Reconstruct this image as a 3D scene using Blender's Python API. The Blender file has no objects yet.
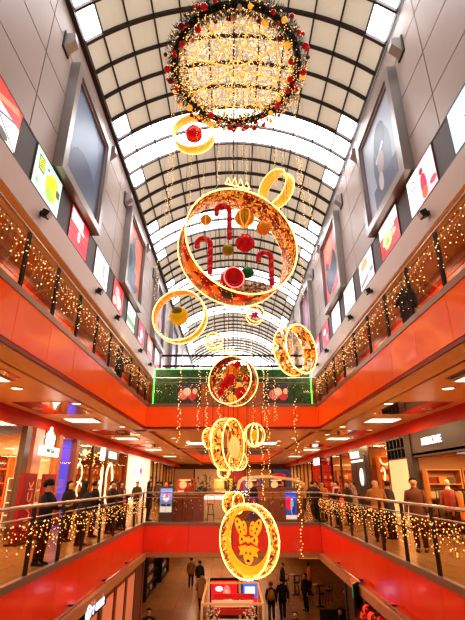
import bpy, bmesh, math, random
from mathutils import Vector, Matrix, Euler
random.seed(7)
PI=math.pi
SC=bpy.context.scene
COL=SC.collection
# ---------------------------------------------------------------- camera maths
F=432.6; PITCH=math.atan(172/F); EYE=1.7
CP,SP=math.cos(PITCH),math.sin(PITCH)
def ray(u,v):
    a=(u-232.5)/F; b=(310-v)/F
    return a,CP-b*SP,SP+b*CP
def atY(u,v,Y):
    r=ray(u,v); t=Y/r[1]; return Vector((r[0]*t,Y,r[2]*t+EYE)),t
def atX(u,v,X):
    r=ray(u,v); t=X/r[0]; return Vector((X,r[1]*t,r[2]*t+EYE)),t
# ---------------------------------------------------------------- materials
def lin(c):
    f=lambda x:(x/12.92 if x<=.04045 else ((x+.055)/1.055)**2.4)
    return tuple(f(x/255) for x in c)+(1,)
MATS={}
def mat(name,col,rough=.5,metal=0,emit=None,es=0,noise=0,scale=8,alpha=None,coat=0,sample=True,bump=0):
    if name in MATS: return MATS[name]
    m=bpy.data.materials.new(name); m.use_nodes=True
    nt=m.node_tree; N=nt.nodes; L=nt.links
    b=N['Principled BSDF']
    b.inputs['Roughness'].default_value=rough; b.inputs['Metallic'].default_value=metal
    b.inputs['Base Color'].default_value=lin(col)
    if coat: b.inputs['Coat Weight'].default_value=coat; b.inputs['Coat Roughness'].default_value=.06
    tc=None
    if noise or bump:
        tc=N.new('ShaderNodeTexCoord'); nz=N.new('ShaderNodeTexNoise')
        nz.inputs['Scale'].default_value=scale; nz.inputs['Detail'].default_value=4
        L.new(tc.outputs['Object'],nz.inputs['Vector'])
    if noise:
        mx=N.new('ShaderNodeMix'); mx.data_type='RGBA'
        c=lin(col)
        mx.inputs['A'].default_value=tuple(x*(1-noise) for x in c[:3])+(1,)
        mx.inputs['B'].default_value=tuple(min(1,x*(1+noise)) for x in c[:3])+(1,)
        L.new(nz.outputs['Fac'],mx.inputs['Factor']); L.new(mx.outputs['Result'],b.inputs['Base Color'])
    if bump:
        bp=N.new('ShaderNodeBump'); bp.inputs['Strength'].default_value=bump
        L.new(nz.outputs['Fac'],bp.inputs['Height']); L.new(bp.outputs['Normal'],b.inputs['Normal'])
    if emit:
        b.inputs['Emission Color'].default_value=tuple(emit)+(1,) if max(emit)<=1.01 and len(emit)==3 else lin(emit)
        b.inputs['Emission Strength'].default_value=es
    if not sample:
        try: m.cycles.emission_sampling='NONE'
        except Exception: pass
    MATS[name]=m; return m
def ecol(name,col,es=1.0,sample=False,rough=.4):
    """a lit printed surface: base colour plus the same colour as emission"""
    return mat(name,col,rough,0,emit=lin(col)[:3],es=es,sample=sample)
def glass_mat(name,tint=(225,235,230),op=.12,rough=.03):
    if name in MATS: return MATS[name]
    m=bpy.data.materials.new(name); m.use_nodes=True
    nt=m.node_tree; N=nt.nodes; L=nt.links
    for n in list(N): N.remove(n)
    o=N.new('ShaderNodeOutputMaterial'); mx=N.new('ShaderNodeMixShader'); t=N.new('ShaderNodeBsdfTransparent'); g=N.new('ShaderNodeBsdfGlossy')
    t.inputs['Color'].default_value=lin(tint); g.inputs['Color'].default_value=(.9,.9,.9,1); g.inputs['Roughness'].default_value=rough
    mx.inputs['Fac'].default_value=op
    L.new(t.outputs[0],mx.inputs[1]); L.new(g.outputs[0],mx.inputs[2]); L.new(mx.outputs[0],o.inputs[0])
    MATS[name]=m; return m
def speckle_mat(name,cols,scale,es=0,rough=.4,metal=0):
    """procedural leafy / foil pattern from Voronoi cells"""
    if name in MATS: return MATS[name]
    m=bpy.data.materials.new(name); m.use_nodes=True
    nt=m.node_tree; N=nt.nodes; L=nt.links; b=N['Principled BSDF']
    tc=N.new('ShaderNodeTexCoord'); vo=N.new('ShaderNodeTexVoronoi'); vo.inputs['Scale'].default_value=scale
    L.new(tc.outputs['Object'],vo.inputs['Vector'])
    sp=N.new('ShaderNodeSeparateColor'); L.new(vo.outputs['Color'],sp.inputs[0])
    cr=N.new('ShaderNodeValToRGB'); cr.color_ramp.interpolation='CONSTANT'
    els=cr.color_ramp.elements
    while len(els)<len(cols): els.new(.5)
    for i,c in enumerate(cols):
        els[i].position=i/len(cols); els[i].color=lin(c)
    L.new(sp.outputs[0],cr.inputs['Fac']); L.new(cr.outputs['Color'],b.inputs['Base Color'])
    b.inputs['Roughness'].default_value=rough; b.inputs['Metallic'].default_value=metal
    if es:
        L.new(cr.outputs['Color'],b.inputs['Emission Color']); b.inputs['Emission Strength'].default_value=es
        try: m.cycles.emission_sampling='NONE'
        except Exception: pass
    MATS[name]=m; return m
def lace_mat(name,cols,scale,es,holes=.35):
    m=speckle_mat(name,cols,scale,es); nt=m.node_tree; N=nt.nodes; L=nt.links
    if 'lace' in N: return m
    sp=[n for n in N if n.type=='SEPARATE_COLOR'][0]; out=[n for n in N if n.type=='OUTPUT_MATERIAL'][0]; b=N['Principled BSDF']
    gt=N.new('ShaderNodeMath'); gt.name='lace'; gt.operation='LESS_THAN'; gt.inputs[1].default_value=holes
    t=N.new('ShaderNodeBsdfTransparent'); mx=N.new('ShaderNodeMixShader')
    L.new(sp.outputs[1],gt.inputs[0]); L.new(gt.outputs[0],mx.inputs[0]); L.new(b.outputs[0],mx.inputs[1]); L.new(t.outputs[0],mx.inputs[2]); L.new(mx.outputs[0],out.inputs[0])
    return m
def tile_mat(name,c1,c2,mortar,size,rough=.25):
    if name in MATS: return MATS[name]
    m=bpy.data.materials.new(name); m.use_nodes=True
    nt=m.node_tree; N=nt.nodes; L=nt.links; b=N['Principled BSDF']
    tc=N.new('ShaderNodeTexCoord'); br=N.new('ShaderNodeTexBrick'); br.offset=0
    br.inputs['Color1'].default_value=lin(c1); br.inputs['Color2'].default_value=lin(c2); br.inputs['Mortar'].default_value=lin(mortar)
    br.inputs['Scale'].default_value=1; br.inputs['Brick Width'].default_value=size; br.inputs['Row Height'].default_value=size; br.inputs['Mortar Size'].default_value=.006
    L.new(tc.outputs['Object'],br.inputs['Vector']); L.new(br.outputs['Color'],b.inputs['Base Color'])
    b.inputs['Roughness'].default_value=rough
    MATS[name]=m; return m
def wood_mat(name,c1,c2,rough=.4):
    if name in MATS: return MATS[name]
    m=bpy.data.materials.new(name); m.use_nodes=True
    nt=m.node_tree; N=nt.nodes; L=nt.links; b=N['Principled BSDF']
    tc=N.new('ShaderNodeTexCoord'); wv=N.new('ShaderNodeTexWave'); wv.inputs['Scale'].default_value=5; wv.inputs['Distortion'].default_value=4; wv.inputs['Detail'].default_value=3
    mx=N.new('ShaderNodeMix'); mx.data_type='RGBA'; mx.inputs['A'].default_value=lin(c1); mx.inputs['B'].default_value=lin(c2)
    L.new(tc.outputs['Object'],wv.inputs['Vector']); L.new(wv.outputs['Fac'],mx.inputs['Factor']); L.new(mx.outputs['Result'],b.inputs['Base Color'])
    b.inputs['Roughness'].default_value=rough
    MATS[name]=m; return m

M_WALL=mat('wall_panel',(178,162,154),.45,noise=.06,scale=.6)
M_BAND=mat('wall_band',(206,186,172),.5,noise=.04,scale=.6)
M_DARKGREY=mat('dark_grey_panel',(92,84,84),.55,noise=.08,scale=30)
M_JOINT=mat('joint_dark',(38,32,32),.7)
M_FASCIA=mat('orange_fascia',(255,98,0),.2,0,coat=.35,emit=(1.0,.10,0.0),es=.13,noise=.05,scale=.5)  # faint emission brightens these glossy panels, which are no lamps
M_FASCIA_LOW=mat('red_orange_fascia',(242,62,2),.2,0,coat=.35,emit=(1.0,.06,0.0),es=.04,noise=.05,scale=.5)  # lower panels get a weaker glow put into the colour
M_REDSTRIP=mat('dark_red_strip',(150,26,10),.4)
M_HEADER=mat('red_header',(196,44,12),.65)
M_SOFFIT=mat('beige_soffit',(222,176,120),.45,noise=.04,scale=1)
M_CEIL=mat('beige_ceiling',(226,184,134),.32,noise=.06,scale=1)
M_MIRROR=mat('mirror_ceiling',(225,205,190),.07,1)
M_STEEL=mat('brushed_steel',(190,178,165),.3,.9)
M_FRAME=mat('silver_frame',(160,152,148),.35,.5)
M_DARKSTEEL=mat('dark_steel',(70,58,50),.4,.5)
M_RIB=mat('dark_roof_steel',(58,44,38),.5,.2)
M_BLACK=mat('black_plastic',(18,16,16),.4)
M_GLASS=glass_mat('balustrade_glass',(235,228,215),.035)
M_SHOPGLASS=glass_mat('shop_glass',(245,240,230),.07)
M_FLOOR=tile_mat('gallery_tiles',(190,150,105),(180,140,98),(120,92,66),.6,.2)
M_GROUND=tile_mat('ground_tiles',(176,122,68),(166,112,60),(130,86,48),.8,.25)
M_BRIGHTPANE=mat('bright_skylight_glass',(235,240,250),.1,emit=(.93,.96,1.0),es=7.5)
M_BEIGEPANE=mat('beige_roof_panel',(206,198,180),.6,emit=lin((214,206,186))[:3],es=.42,noise=.05,scale=.8)  # emission stands in for daylight coming through the roof panels
M_NEON=mat('warm_neon_tube',(255,225,170),.3,emit=(1.0,.60,.19),es=2.5)
M_BULB=mat('warm_bulb',(255,220,150),.3,emit=(1.0,.42,.11),es=2.0,sample=False)
M_BULBW=mat('pale_warm_bulb',(255,235,190),.3,emit=(1.0,.55,.2),es=2.0,sample=False)
M_GOLD=mat('gold_foil',(236,170,52),.35,.5,emit=(1.0,.48,.07),es=.6,noise=.25,scale=18,sample=False)
M_GOLDNET=lace_mat('gold_light_net',[(225,140,34),(255,200,90),(110,52,10),(255,165,45),(170,90,24)],13,.6,.3)
M_WIRE=mat('thin_cable',(70,50,36),.6)
M_GOLDBALL=mat('gold_ball_foil',(232,164,50),.22,.75,emit=(1,.45,.06),es=.1,noise=.3,scale=30,sample=False)
M_REDBALL=mat('red_glitter',(205,14,22),.25,.2,noise=.3,scale=60,emit=(.8,.01,.02),es=.12,sample=False)  # slight emission lifts the red; the ornaments themselves are unlit
M_GREENBALL=mat('green_glitter',(10,130,60),.3,.2,noise=.3,scale=60)
M_ORANGEBALL=mat('orange_glitter',(240,135,20),.35,.2,noise=.25,scale=60,emit=(.9,.3,.02),es=.15,sample=False)
M_YELLOWBALL=mat('yellow_glitter',(216,178,20),.35,.2,noise=.35,scale=40,emit=(.8,.5,.02),es=.25,sample=False)
M_OLIVEBALL=mat('olive_glitter',(176,160,32),.35,.3,noise=.25,scale=60)
M_CREAM=mat('cream_glitter',(236,200,150),.4,.1,noise=.3,scale=80)
M_WHITEPAINT=mat('white_paint',(232,226,216),.5)
M_LAMP=mat('lamp_panel',(255,240,215),.4,emit=(1.0,.80,.55),es=3.2)
M_LAMPD=mat('downlight_glow',(255,235,200),.4,emit=(1.0,.78,.5),es=4,sample=False)
M_SIGNWHITE=mat('lit_white_letters',(255,255,255),.4,emit=(1,1,1),es=1.4,sample=False)
M_SIGNBLUE=mat('lit_pale_blue_letters',(225,238,255),.4,emit=(.78,.9,1),es=1.4,sample=False)
# ---------------------------------------------------------------- mesh builder
class MB:
    def __init__(s): s.v=[]; s.f=[]; s.mi=[]; s.sm=[]
    def add(s,vs,fs,mi=0,smooth=False):
        o=len(s.v); s.v+= [tuple(p) for p in vs]
        for f in fs: s.f.append(tuple(i+o for i in f)); s.mi.append(mi); s.sm.append(smooth)
        return s
    def box(s,c,d,mi=0,rot=None,taper=1):
        hx,hy,hz=d[0]/2,d[1]/2,d[2]/2
        vs=[Vector((x*hx*(taper if z>0 else 1),y*hy*(taper if z>0 else 1),z*hz)) for z in(-1,1) for y in(-1,1) for x in(-1,1)]
        if rot is not None: vs=[rot@p for p in vs]
        c=Vector(c); vs=[p+c for p in vs]
        return s.add(vs,[(0,2,3,1),(4,5,7,6),(0,1,5,4),(2,6,7,3),(0,4,6,2),(1,3,7,5)],mi)
    def b2(s,p,q,mi=0):
        p=Vector(p);q=Vector(q); return s.box((p+q)/2,tuple(abs(a) for a in (q-p)),mi)
    def rings(s,rings,mi=0,closed=False,cap=True,smooth=True):
        n=len(rings[0]); vs=[p for r in rings for p in r]; fs=[]
        m=len(rings)
        for i in range(m if closed else m-1):
            a=i*n; b=((i+1)%m)*n
            for j in range(n):
                k=(j+1)%n; fs.append((a+j,a+k,b+k,b+j))
        if cap and not closed:
            fs.append(tuple(range(n-1,-1,-1))); fs.append(tuple((m-1)*n+j for j in range(n)))
        return s.add(vs,fs,mi,smooth)
    def tube(s,pts,r,n=8,mi=0,closed=False,smooth=True):
        pts=[Vector(p) for p in pts]; m=len(pts); R=[]
        up=None
        for i,p in enumerate(pts):
            if closed: d=(pts[(i+1)%m]-pts[i-1])
            else: d=pts[min(i+1,m-1)]-pts[max(i-1,0)]
            if d.length<1e-9: d=Vector((0,0,1))
            d.normalize()
            if up is None:
                up=Vector((0,0,1)) if abs(d.z)<.9 else Vector((1,0,0))
            a=d.cross(up)
            if a.length<1e-6: a=d.orthogonal()
            a.normalize(); b=a.cross(d).normalized(); up=b
            rr=r[i] if isinstance(r,(list,tuple)) else r
            R.append([p+(a*math.cos(2*PI*j/n)+b*math.sin(2*PI*j/n))*rr for j in range(n)])
        return s.rings(R,mi,closed,True,smooth)
    def sphere(s,c,r,n=14,m=8,mi=0,sc=(1,1,1)):
        c=Vector(c); R=[]
        for i in range(m+1):
            t=PI*i/m; z=-math.cos(t); q=max(math.sin(t),.02)
            R.append([c+Vector((q*math.cos(2*PI*j/n)*sc[0],q*math.sin(2*PI*j/n)*sc[1],z*sc[2]))*r for j in range(n)])
        return s.rings(R,mi)
    def octa(s,c,r,mi=0):
        x,y,z=c
        return s.add([(x+r,y,z),(x-r,y,z),(x,y+r,z),(x,y-r,z),(x,y,z+r),(x,y,z-r)],
            [(0,2,4),(2,1,4),(1,3,4),(3,0,4),(2,0,5),(1,2,5),(3,1,5),(0,3,5)],mi)
    def lathe(s,prof,n=16,c=(0,0,0),mi=0):
        c=Vector(c)
        return s.rings([[c+Vector((r*math.cos(2*PI*j/n),r*math.sin(2*PI*j/n),z)) for j in range(n)] for r,z in prof],mi)
    def poly(s,pts,d,mi=0):
        """flat outline (list of 3-D points) thickened by vector d"""
        n=len(pts); d=Vector(d); a=[Vector(p) for p in pts]; b=[p+d for p in a]
        fs=[tuple(range(n-1,-1,-1)),tuple(range(n,2*n))]+[(i,(i+1)%n,n+(i+1)%n,n+i) for i in range(n)]
        return s.add(a+b,fs,mi)
    def build(s,name,mats,parent=None,loc=None,rot=None,kind=None,label=None):
        me=bpy.data.meshes.new(name); me.from_pydata(s.v,[],s.f)
        if not isinstance(mats,(list,tuple)): mats=[mats]
        for m in mats: me.materials.append(m)
        me.polygons.foreach_set('material_index',s.mi); me.polygons.foreach_set('use_smooth',s.sm)
        me.update()
        bm=bmesh.new(); bm.from_mesh(me); bmesh.ops.recalc_face_normals(bm,faces=bm.faces); bm.to_mesh(me); bm.free()
        o=bpy.data.objects.new(name,me); COL.objects.link(o)
        if parent: o.parent=parent
        if loc is not None: o.location=loc
        if rot is not None: o.rotation_euler=rot
        if kind: o['kind']=kind
        if label: o['label']=label
        return o
def tag(o,label,cat,group=None,kind=None):
    o['label']=label; o['category']=cat
    if group: o['group']=group
    if kind: o['kind']=kind
    return o
def thing(name,label,cat,loc=(0,0,0),rot=(0,0,0),group=None):
    o=bpy.data.objects.new(name,None); COL.objects.link(o); o.empty_display_size=.1
    o.location=loc; o.rotation_euler=rot
    return tag(o,label,cat,group)
def copy_tree(o,parent=None):
    c=o.copy(); COL.objects.link(c); c.parent=parent
    for ch in list(o.children): copy_tree(ch,c)
    return c
def struct(name,mb,m): return mb.build(name,m,kind='structure')
def text(s,size,m,parent,loc,rot,name='lettering',ext=.01,align='CENTER',xs=1.0):
    cu=bpy.data.curves.new('lettering','FONT'); cu.body=s; cu.size=size; cu.extrude=ext; cu.align_x=align; cu.align_y='CENTER'; cu.resolution_u=3
    t=bpy.data.objects.new('t',cu); COL.objects.link(t)
    dg=bpy.context.evaluated_depsgraph_get(); me=bpy.data.meshes.new_from_object(t.evaluated_get(dg))
    bpy.data.objects.remove(t); bpy.data.curves.remove(cu)
    me.materials.clear(); me.materials.append(m); me.name=name
    o=bpy.data.objects.new(name,me); COL.objects.link(o); o.parent=parent; o.location=loc; o.rotation_euler=rot; o.scale=(xs,1,1)
    return o
ORD=['first','second','third','fourth','fifth','sixth','seventh','eighth','ninth','tenth','eleventh','twelfth','thirteenth','fourteenth','fifteenth','sixteenth','seventeenth','eighteenth','nineteenth','twentieth','twenty-first','twenty-second','twenty-third','twenty-fourth']
def light(name,typ,loc,energy,col=(1,.75,.48),size=1,sizey=None,rot=(0,0,0)):
    l=bpy.data.lights.new(name,typ); l.energy=energy; l.color=col
    if typ=='AREA':
        l.size=size
        if sizey: l.shape='RECTANGLE'; l.size_y=sizey
    elif typ=='POINT': l.shadow_soft_size=size
    o=bpy.data.objects.new(name,l); COL.objects.link(o); o.location=loc; o.rotation_euler=rot
    return o
# ================================================================= THE SETTING
XF=3.76; XS=7.0; XWL,XWR=-5.56,5.68
ZU=4.82; ZG=-4.75; YB=20.6; YBU=19.3; YV2=32.5; YV3=56.0; YEND=62.0
# floors ----------------------------------------------------------------------
f=MB()
for sx in (-1,1):
    f.b2((sx*(XF+.06),-2,-.25),(sx*11.5,YEND,0))
f.b2((-XF-.06,YB+.06,-.25),(XF+.06,YV2-.05,0)); f.b2((-XF-.06,YV3+.06,-.25),(XF+.06,YEND,0))
struct('floor',f,M_FLOOR)
f=MB(); f.b2((-13,-2,ZG-.2),(13,YEND,ZG)); struct('floor.001',f,M_GROUND)
f=MB()
for sx in (-1,1): f.b2((sx*(XF+.06),-2,ZU-.2),(sx*11.5,YEND,ZU))
f.b2((-XF-.06,YBU+.06,ZU-.2),(XF+.06,YV2-.05,ZU)); f.b2((-XF-.06,YV3+.06,ZU-.2),(XF+.06,YEND,ZU))
struct('floor.002',f,M_FLOOR)
# fascias ---------------------------------------------------------------------
def fascia(name,side,z0,z1,y0,y1,step,phase,m):
    b=MB(); x=side*XF
    b.b2((x+side*.03,y0,z0),(x+side*.1,y1,z1),1)
    y=phase
    while y>y0: y-=step
    while y<y1:
        a=max(y,y0)+.006; c=min(y+step,y1)-.006
        if c-a>.03: b.b2((x-side*.0,a,z0),(x+side*.03,c,z1),0)
        y+=step
    return struct(name,b,[m,M_JOINT])
n=[0]
def trim(): n[0]+=1; return 'trim_%d'%n[0]
for s in (-1,1):
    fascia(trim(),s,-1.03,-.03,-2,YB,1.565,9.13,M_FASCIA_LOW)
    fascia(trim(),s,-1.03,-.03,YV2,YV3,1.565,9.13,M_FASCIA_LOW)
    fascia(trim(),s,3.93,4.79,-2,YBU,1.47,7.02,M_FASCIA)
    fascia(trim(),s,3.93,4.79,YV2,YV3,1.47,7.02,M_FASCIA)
def fascia_x(name,y,z0,z1,m,step):
    b=MB(); b.b2((-XF,y+.03,z0),(XF,y+.1,z1),1)
    k=max(1,round(2*XF/step)); w=2*XF/k
    for i in range(k): b.b2((-XF+i*w+.006,y,z0),(-XF+(i+1)*w-.006,y+.03,z1),0)
    struct(name,b,[m,M_JOINT])
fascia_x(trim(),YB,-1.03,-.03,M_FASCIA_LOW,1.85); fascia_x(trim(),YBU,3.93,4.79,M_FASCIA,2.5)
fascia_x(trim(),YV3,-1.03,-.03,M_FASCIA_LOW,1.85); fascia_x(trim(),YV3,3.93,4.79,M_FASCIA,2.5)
# slab edge rails, red strip, soffits
b=MB(); 
for s in (-1,1):
    for (y0,y1) in ((-2,YB),(YV2,YV3)): b.b2((s*(XF-.02),y0,-.03),(s*(XF+.1),y1,.10))
    for (y0,y1) in ((-2,YBU),(YV2,YV3)): b.b2((s*(XF-.02),y0,ZU-.03),(s*(XF+.1),y1,ZU+.10))
b.b2((-XF,YB-.02,-.03),(XF,YB+.1,.10)); b.b2((-XF,YBU-.02,ZU-.03),(XF,YBU+.1,ZU+.10))
b.b2((-XF,YV3-.02,-.03),(XF,YV3+.1,.10)); b.b2((-XF,YV3-.02,ZU-.03),(XF,YV3+.1,ZU+.10))
struct(trim(),b,mat('slab_edge_metal',(150,128,110),.35,.4))
b=MB()
for s in (-1,1): b.b2((s*(XF+.01),-2,3.84),(s*(XF+.12),YBU,3.93)); b.b2((s*(XF+.01),YV2,3.84),(s*(XF+.12),YV3,3.93))
b.b2((-XF,YBU+.01,3.84),(XF,YBU+.12,3.93)); b.b2((-XF,YV3+.01,3.84),(XF,YV3+.12,3.93))
struct(trim(),b,M_REDSTRIP)
# mid level ceiling (under the upper floor)
b=MB()
for s in (-1,1):
    b.b2((s*(XF+.04),-2,3.80),(s*4.35,YEND,3.86))
b.b2((-4.35,YBU+.04,3.80),(4.35,YBU+.65,3.86)); b.b2((-4.35,YV2-.65,3.80),(4.35,YV2-.04,3.86))
struct('ceiling',b,M_SOFFIT)
b=MB()
for s in (-1,1): b.b2((s*4.3,-2,3.93),(s*11.5,YEND,4.05)); b.b2((s*4.3,-2,3.80),(s*4.36,YEND,3.93))
b.b2((-4.3,YBU+.6,3.93),(4.3,YV2-.6,4.05)); b.b2((-4.3,YV3+.1,3.93),(4.3,YEND,4.05))
struct('ceiling.001',b,M_CEIL)
# ground level ceiling (under mid floor)
b=MB()
for s in (-1,1): b.b2((s*(XF+.02),-2,-1.24),(s*13,YEND,-1.03))
b.b2((-XF,YB+.02,-1.24),(XF,YV2,-1.03)); b.b2((-XF,YV3+.02,-1.24),(XF,YEND,-1.03))
struct('ceiling.002',b,mat('ground_ceiling',(176,128,86),.4,noise=.05,scale=1))
# upper gallery ceiling
b=MB()
for s,xw in ((-1,-XWL),(1,XWR)): b.b2((s*(xw-.04),-2,8.37),(s*11.5,YEND,8.41))
struct('ceiling.003',b,M_CEIL)
# red header bands above shop fronts
b=MB()
for s in (-1,1): b.b2((s*XS,-2,3.47),(s*(XS+.15),YEND,3.93))
struct(trim(),b,M_HEADER)
b=MB()
for s in (-1,1):
    b.b2((s*XS,-2,8.05),(s*(XS+.15),YEND,8.42),0); b.b2((s*(XS-.03),-2,7.86),(s*(XS+.15),YEND,8.05),1)
    b.b2((s*(XS-.01),-2,7.60),(s*(XS+.15),YEND,7.86),2)
struct(trim(),b,[mat('upper_tan',(190,140,104),.45),mat('upper_red',(170,36,20),.4),mat('upper_orange',(240,84,30),.4,emit=(1,.12,.02),es=.1)])
# upper walls -----------------------------------------------------------------
rows=[(10.68,11.95),(11.95,13.63),(13.63,15.30),(15.30,16.62)]
def upper_wall(name,side,xw):
    b=MB(); x=side*xw
    b.b2((x+side*.05,-2,8.42),(x+side*.3,YEND,16.75),1)
    y=9.15-8.55*2
    while y<YEND:
        for z0,z1 in rows:
            b.b2((x,max(y,-2)+.02,z0+.02),(x+side*.05,min(y+8.55,YEND)-.02,z1-.02),0)
        y+=8.55
    struct(name,b,[M_WALL,M_JOINT])
    b=MB(); b.b2((x-side*.06,-2,8.40),(x+side*.05,YEND,9.30)); struct(trim(),b,M_BAND)
    b=MB(); k=-3
    y=9.17-2.85*3
    while y<YEND:
        b.b2((x-side*.03,y-.47,9.3),(x+side*.05,y+.47,10.68)); y+=2.85
    struct(trim(),b,M_DARKGREY)
    b=MB()
    for z in (9.31,10.67): b.b2((x-side*.05,-2,z-.02),(x+side*.05,YEND,z+.02))
    struct(trim(),b,mat('thin_trim',(120,108,104),.4,.4))
upper_wall('wall_left',-1,-XWL); upper_wall('wall_right',1,XWR)
# vault -------------------------------------------------------------------------
RV,ZC=8.22,10.70
AST=.128
angs=[-.748]+[AST*k for k in range(-5,6)]+[.748]
ribs=[10.02+1.22*k for k in range(-7,43)]
def vp(a,y,r=RV): return Vector((.06+r*math.sin(a),y,ZC+r*math.cos(a)))
bright=MB(); beige=MB()
for k in range(-7,42):
    y0,y1=10.02+1.22*k,10.02+1.22*(k+1)
    for i in range(len(angs)-1):
        edge=i in (0,len(angs)-2); km=k%7
        isb = km in (5,6) or (edge and km in (0,4))
        t=bright if isb else beige
        a0,a1=angs[i],angs[i+1]; am=(a0+a1)/2
        q=[vp(a,y,RV+.04) for y in (y0,y1) for a in (a0,am,a1)]
        t.add(q,[(0,1,4,3),(1,2,5,4)])
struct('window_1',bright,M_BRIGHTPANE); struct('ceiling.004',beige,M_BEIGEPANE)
b=MB()
fine=[angs[0]+(angs[-1]-angs[0])*i/40 for i in range(41)]
for j,y in enumerate(ribs):
    w=.045 if (j%4) else .062
    sec=[]
    for a in fine:
        p0,p1=vp(a,y,RV+.06),vp(a,y,RV-.10)
        sec.append([p0+Vector((0,-w,0)),p0+Vector((0,w,0)),p1+Vector((0,w,0)),p1+Vector((0,-w,0))])
    b.rings(sec,smooth=False)
for a in angs[1:-1]:
    p0,p1=vp(a,ribs[0]),vp(a,ribs[-1]); r=Matrix.Rotation(a,3,'Y')
    b.box((p0+p1)/2,(.055,(p1-p0).y,.08),rot=r)
for s,x in ((-1,XWL),(1,XWR)): b.b2((x-.05,-2,16.55),(x+.12*(-s)+.05,YEND,16.78))
struct(trim(),b,M_RIB)
# roof tie beams
b=MB()
for y,z in ((33,10.95),(33.2,10.15)): b.tube([(XWL,y,z),(XWR,y,z)],.09,8)
for y,z in ((46,12.5),): b.tube([(XWL,y,z),(XWR,y,z)],.09,8)
struct(trim(),b,M_RIB)
# end wall with glazed gable
b=MB(); b.b2((-12,YEND-.2,ZG),(12,YEND,11.5)); struct('wall_back',b,mat('end_wall',(120,90,66),.6))
gb=MB(); pts=[vp(a,YEND-1) for a in fine]; pts=[(XWR,YEND-1,11.5)]+[tuple(p) for p in reversed(pts)]+[(XWL,YEND-1,11.5)]
gb.poly(pts,(0,.05,0)); struct('window_2',gb,M_BRIGHTPANE)
b=MB()
for i in range(-5,6): b.b2((i*1.02-.05,YEND-1.1,11.5),(i*1.02+.05,YEND-1.0,min(18.9,ZC+math.sqrt(RV*RV-(i*1.02)**2))))
for z in (13,14.5,16,17.5):
    h=math.sqrt(max(0,RV*RV-(z-ZC)**2)); h=min(h,5.56); b.b2((-h,YEND-1.1,z-.05),(h,YEND-1.0,z+.05))
struct(trim(),b,M_RIB)
# ================================================================= BALUSTRADES
def balustrade(label,p,q,z,posts,h,start_glass=.12):
    """p,q = 2-D ends, posts = list of distances from p"""
    p=Vector((p[0],p[1],0)); q=Vector((q[0],q[1],0)); d=(q-p); L=d.length; d.normalize()
    t=thing('balustrade',label,'railing',(p.x,p.y,z),(0,0,math.atan2(d.y,d.x)))
    b=MB(); b.tube([(0,0,h),(L,0,h)],.032,8); b.build('handrail',M_STEEL,t)
    b=MB(); b.tube([(0,0,h-.2),(L,0,h-.2)],.016,6); b.build('lower_rail',M_STEEL,t)
    for i,s in enumerate(posts):
        b=MB()
        for o in (-.03,.03): b.box((s+o,0,h/2-.01),(.014,.06,h-.02))
        b.box((s,0,h-.03),(.07,.05,.05))
        po=b.build('post',M_DARKSTEEL,t); b=MB(); b.box((s,0,.06),(.09,.08,.1)); b.build('base_clamp',M_STEEL,po)
    ends=[0]+list(posts)+[L]
    for a,c in zip(ends[:-1],ends[1:]):
        if c-a<.25: continue
        b=MB(); b.box(((a+c)/2,0,(start_glass+h-.3)/2),(c-a-.1,.012,h-.3-start_glass)); b.build('glass_panel',M_GLASS,t)
    return t
def plist(ph,step,a,b): 
    r=[]; y=ph
    while y>a: y-=step
    while y<b:
        if y>a+.1: r.append(y-a)
        y+=step
    return r
Xr=XF+.04
for s,nm in ((-1,'left'),(1,'right')):
    balustrade('steel and glass railing along the %s edge of the middle gallery'%nm,(s*Xr,3),(s*Xr,YB),0,plist(9.13,1.565,3,YB-.4),1.27)
    balustrade('steel and glass railing along the %s edge of the top gallery'%nm,(s*Xr,1),(s*Xr,YBU),ZU,plist(7.02,1.47,1,YBU-.4),1.25)
    balustrade('distant railing on the %s side of the second void, middle level'%nm,(s*Xr,YV2),(s*Xr,YV3),0,plist(YV2,2.6,YV2,YV3-.4),1.27)
balustrade('steel and glass railing across the front of the middle level bridge',(-Xr,YB+.04),(Xr,YB+.04),0,plist(0,1.88,-Xr+.1,Xr-.3),1.27)
balustrade('steel and glass railing across the front of the top bridge, before the green screen',(-Xr,YBU+.04),(Xr,YBU+.04),ZU,plist(0,1.88,-Xr+.1,Xr-.3),1.25)
# icicle light curtains ---------------------------------------------------------
def curtain(label,p,q,z,top,drop,spacing,rad=.0145,perdrop=8,off=.07,bm=None):
    p=Vector((p[0],p[1],0)); q=Vector((q[0],q[1],0)); d=q-p; L=d.length; d.normalize()
    t=thing('icicle_light_curtain',label,'string lights',(p.x,p.y,z),(0,0,math.atan2(d.y,d.x)))
    c=MB(); b=MB()
    c.tube([(0,off,top),(L,off,top)],.006,4)
    s=.1
    while s<L:
        l=drop*random.uniform(.35,1.0)
        c.tube([(s,off,top),(s+random.uniform(-.02,.02),off,top-l)],.0035,3)
        k=max(2,int(perdrop*l/drop))
        for i in range(k):
            b.octa((s+random.uniform(-.06,.06),off+random.uniform(-.04,.04),top-l*min(1,(i+random.random())/k)**1.3),rad*random.uniform(.55,1.3))
        s+=spacing*random.uniform(.7,1.3)
    c.build('cable',M_WIRE,t); b.build('bulbs',bm or M_BULB,t,kind='stuff')
    return t
curtain('dense warm icicle lights hung inside the left middle gallery railing',(-Xr,5),(-Xr,YB-.2),0,1.0,.62,.15,off=-.07)
curtain('dense warm icicle lights hung inside the right middle gallery railing',(Xr,5),(Xr,YB-.2),0,1.04,.62,.13,off=.07)
curtain('gold icicle lights hung inside the left top gallery railing',(-Xr,3),(-Xr,YBU-.2),ZU,1.0,.75,.15,off=-.07,bm=M_BULBW)
curtain('gold icicle lights hung inside the right top gallery railing',(Xr,3),(Xr,YBU-.2),ZU,1.05,.8,.15,off=.07,bm=M_BULBW)
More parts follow.
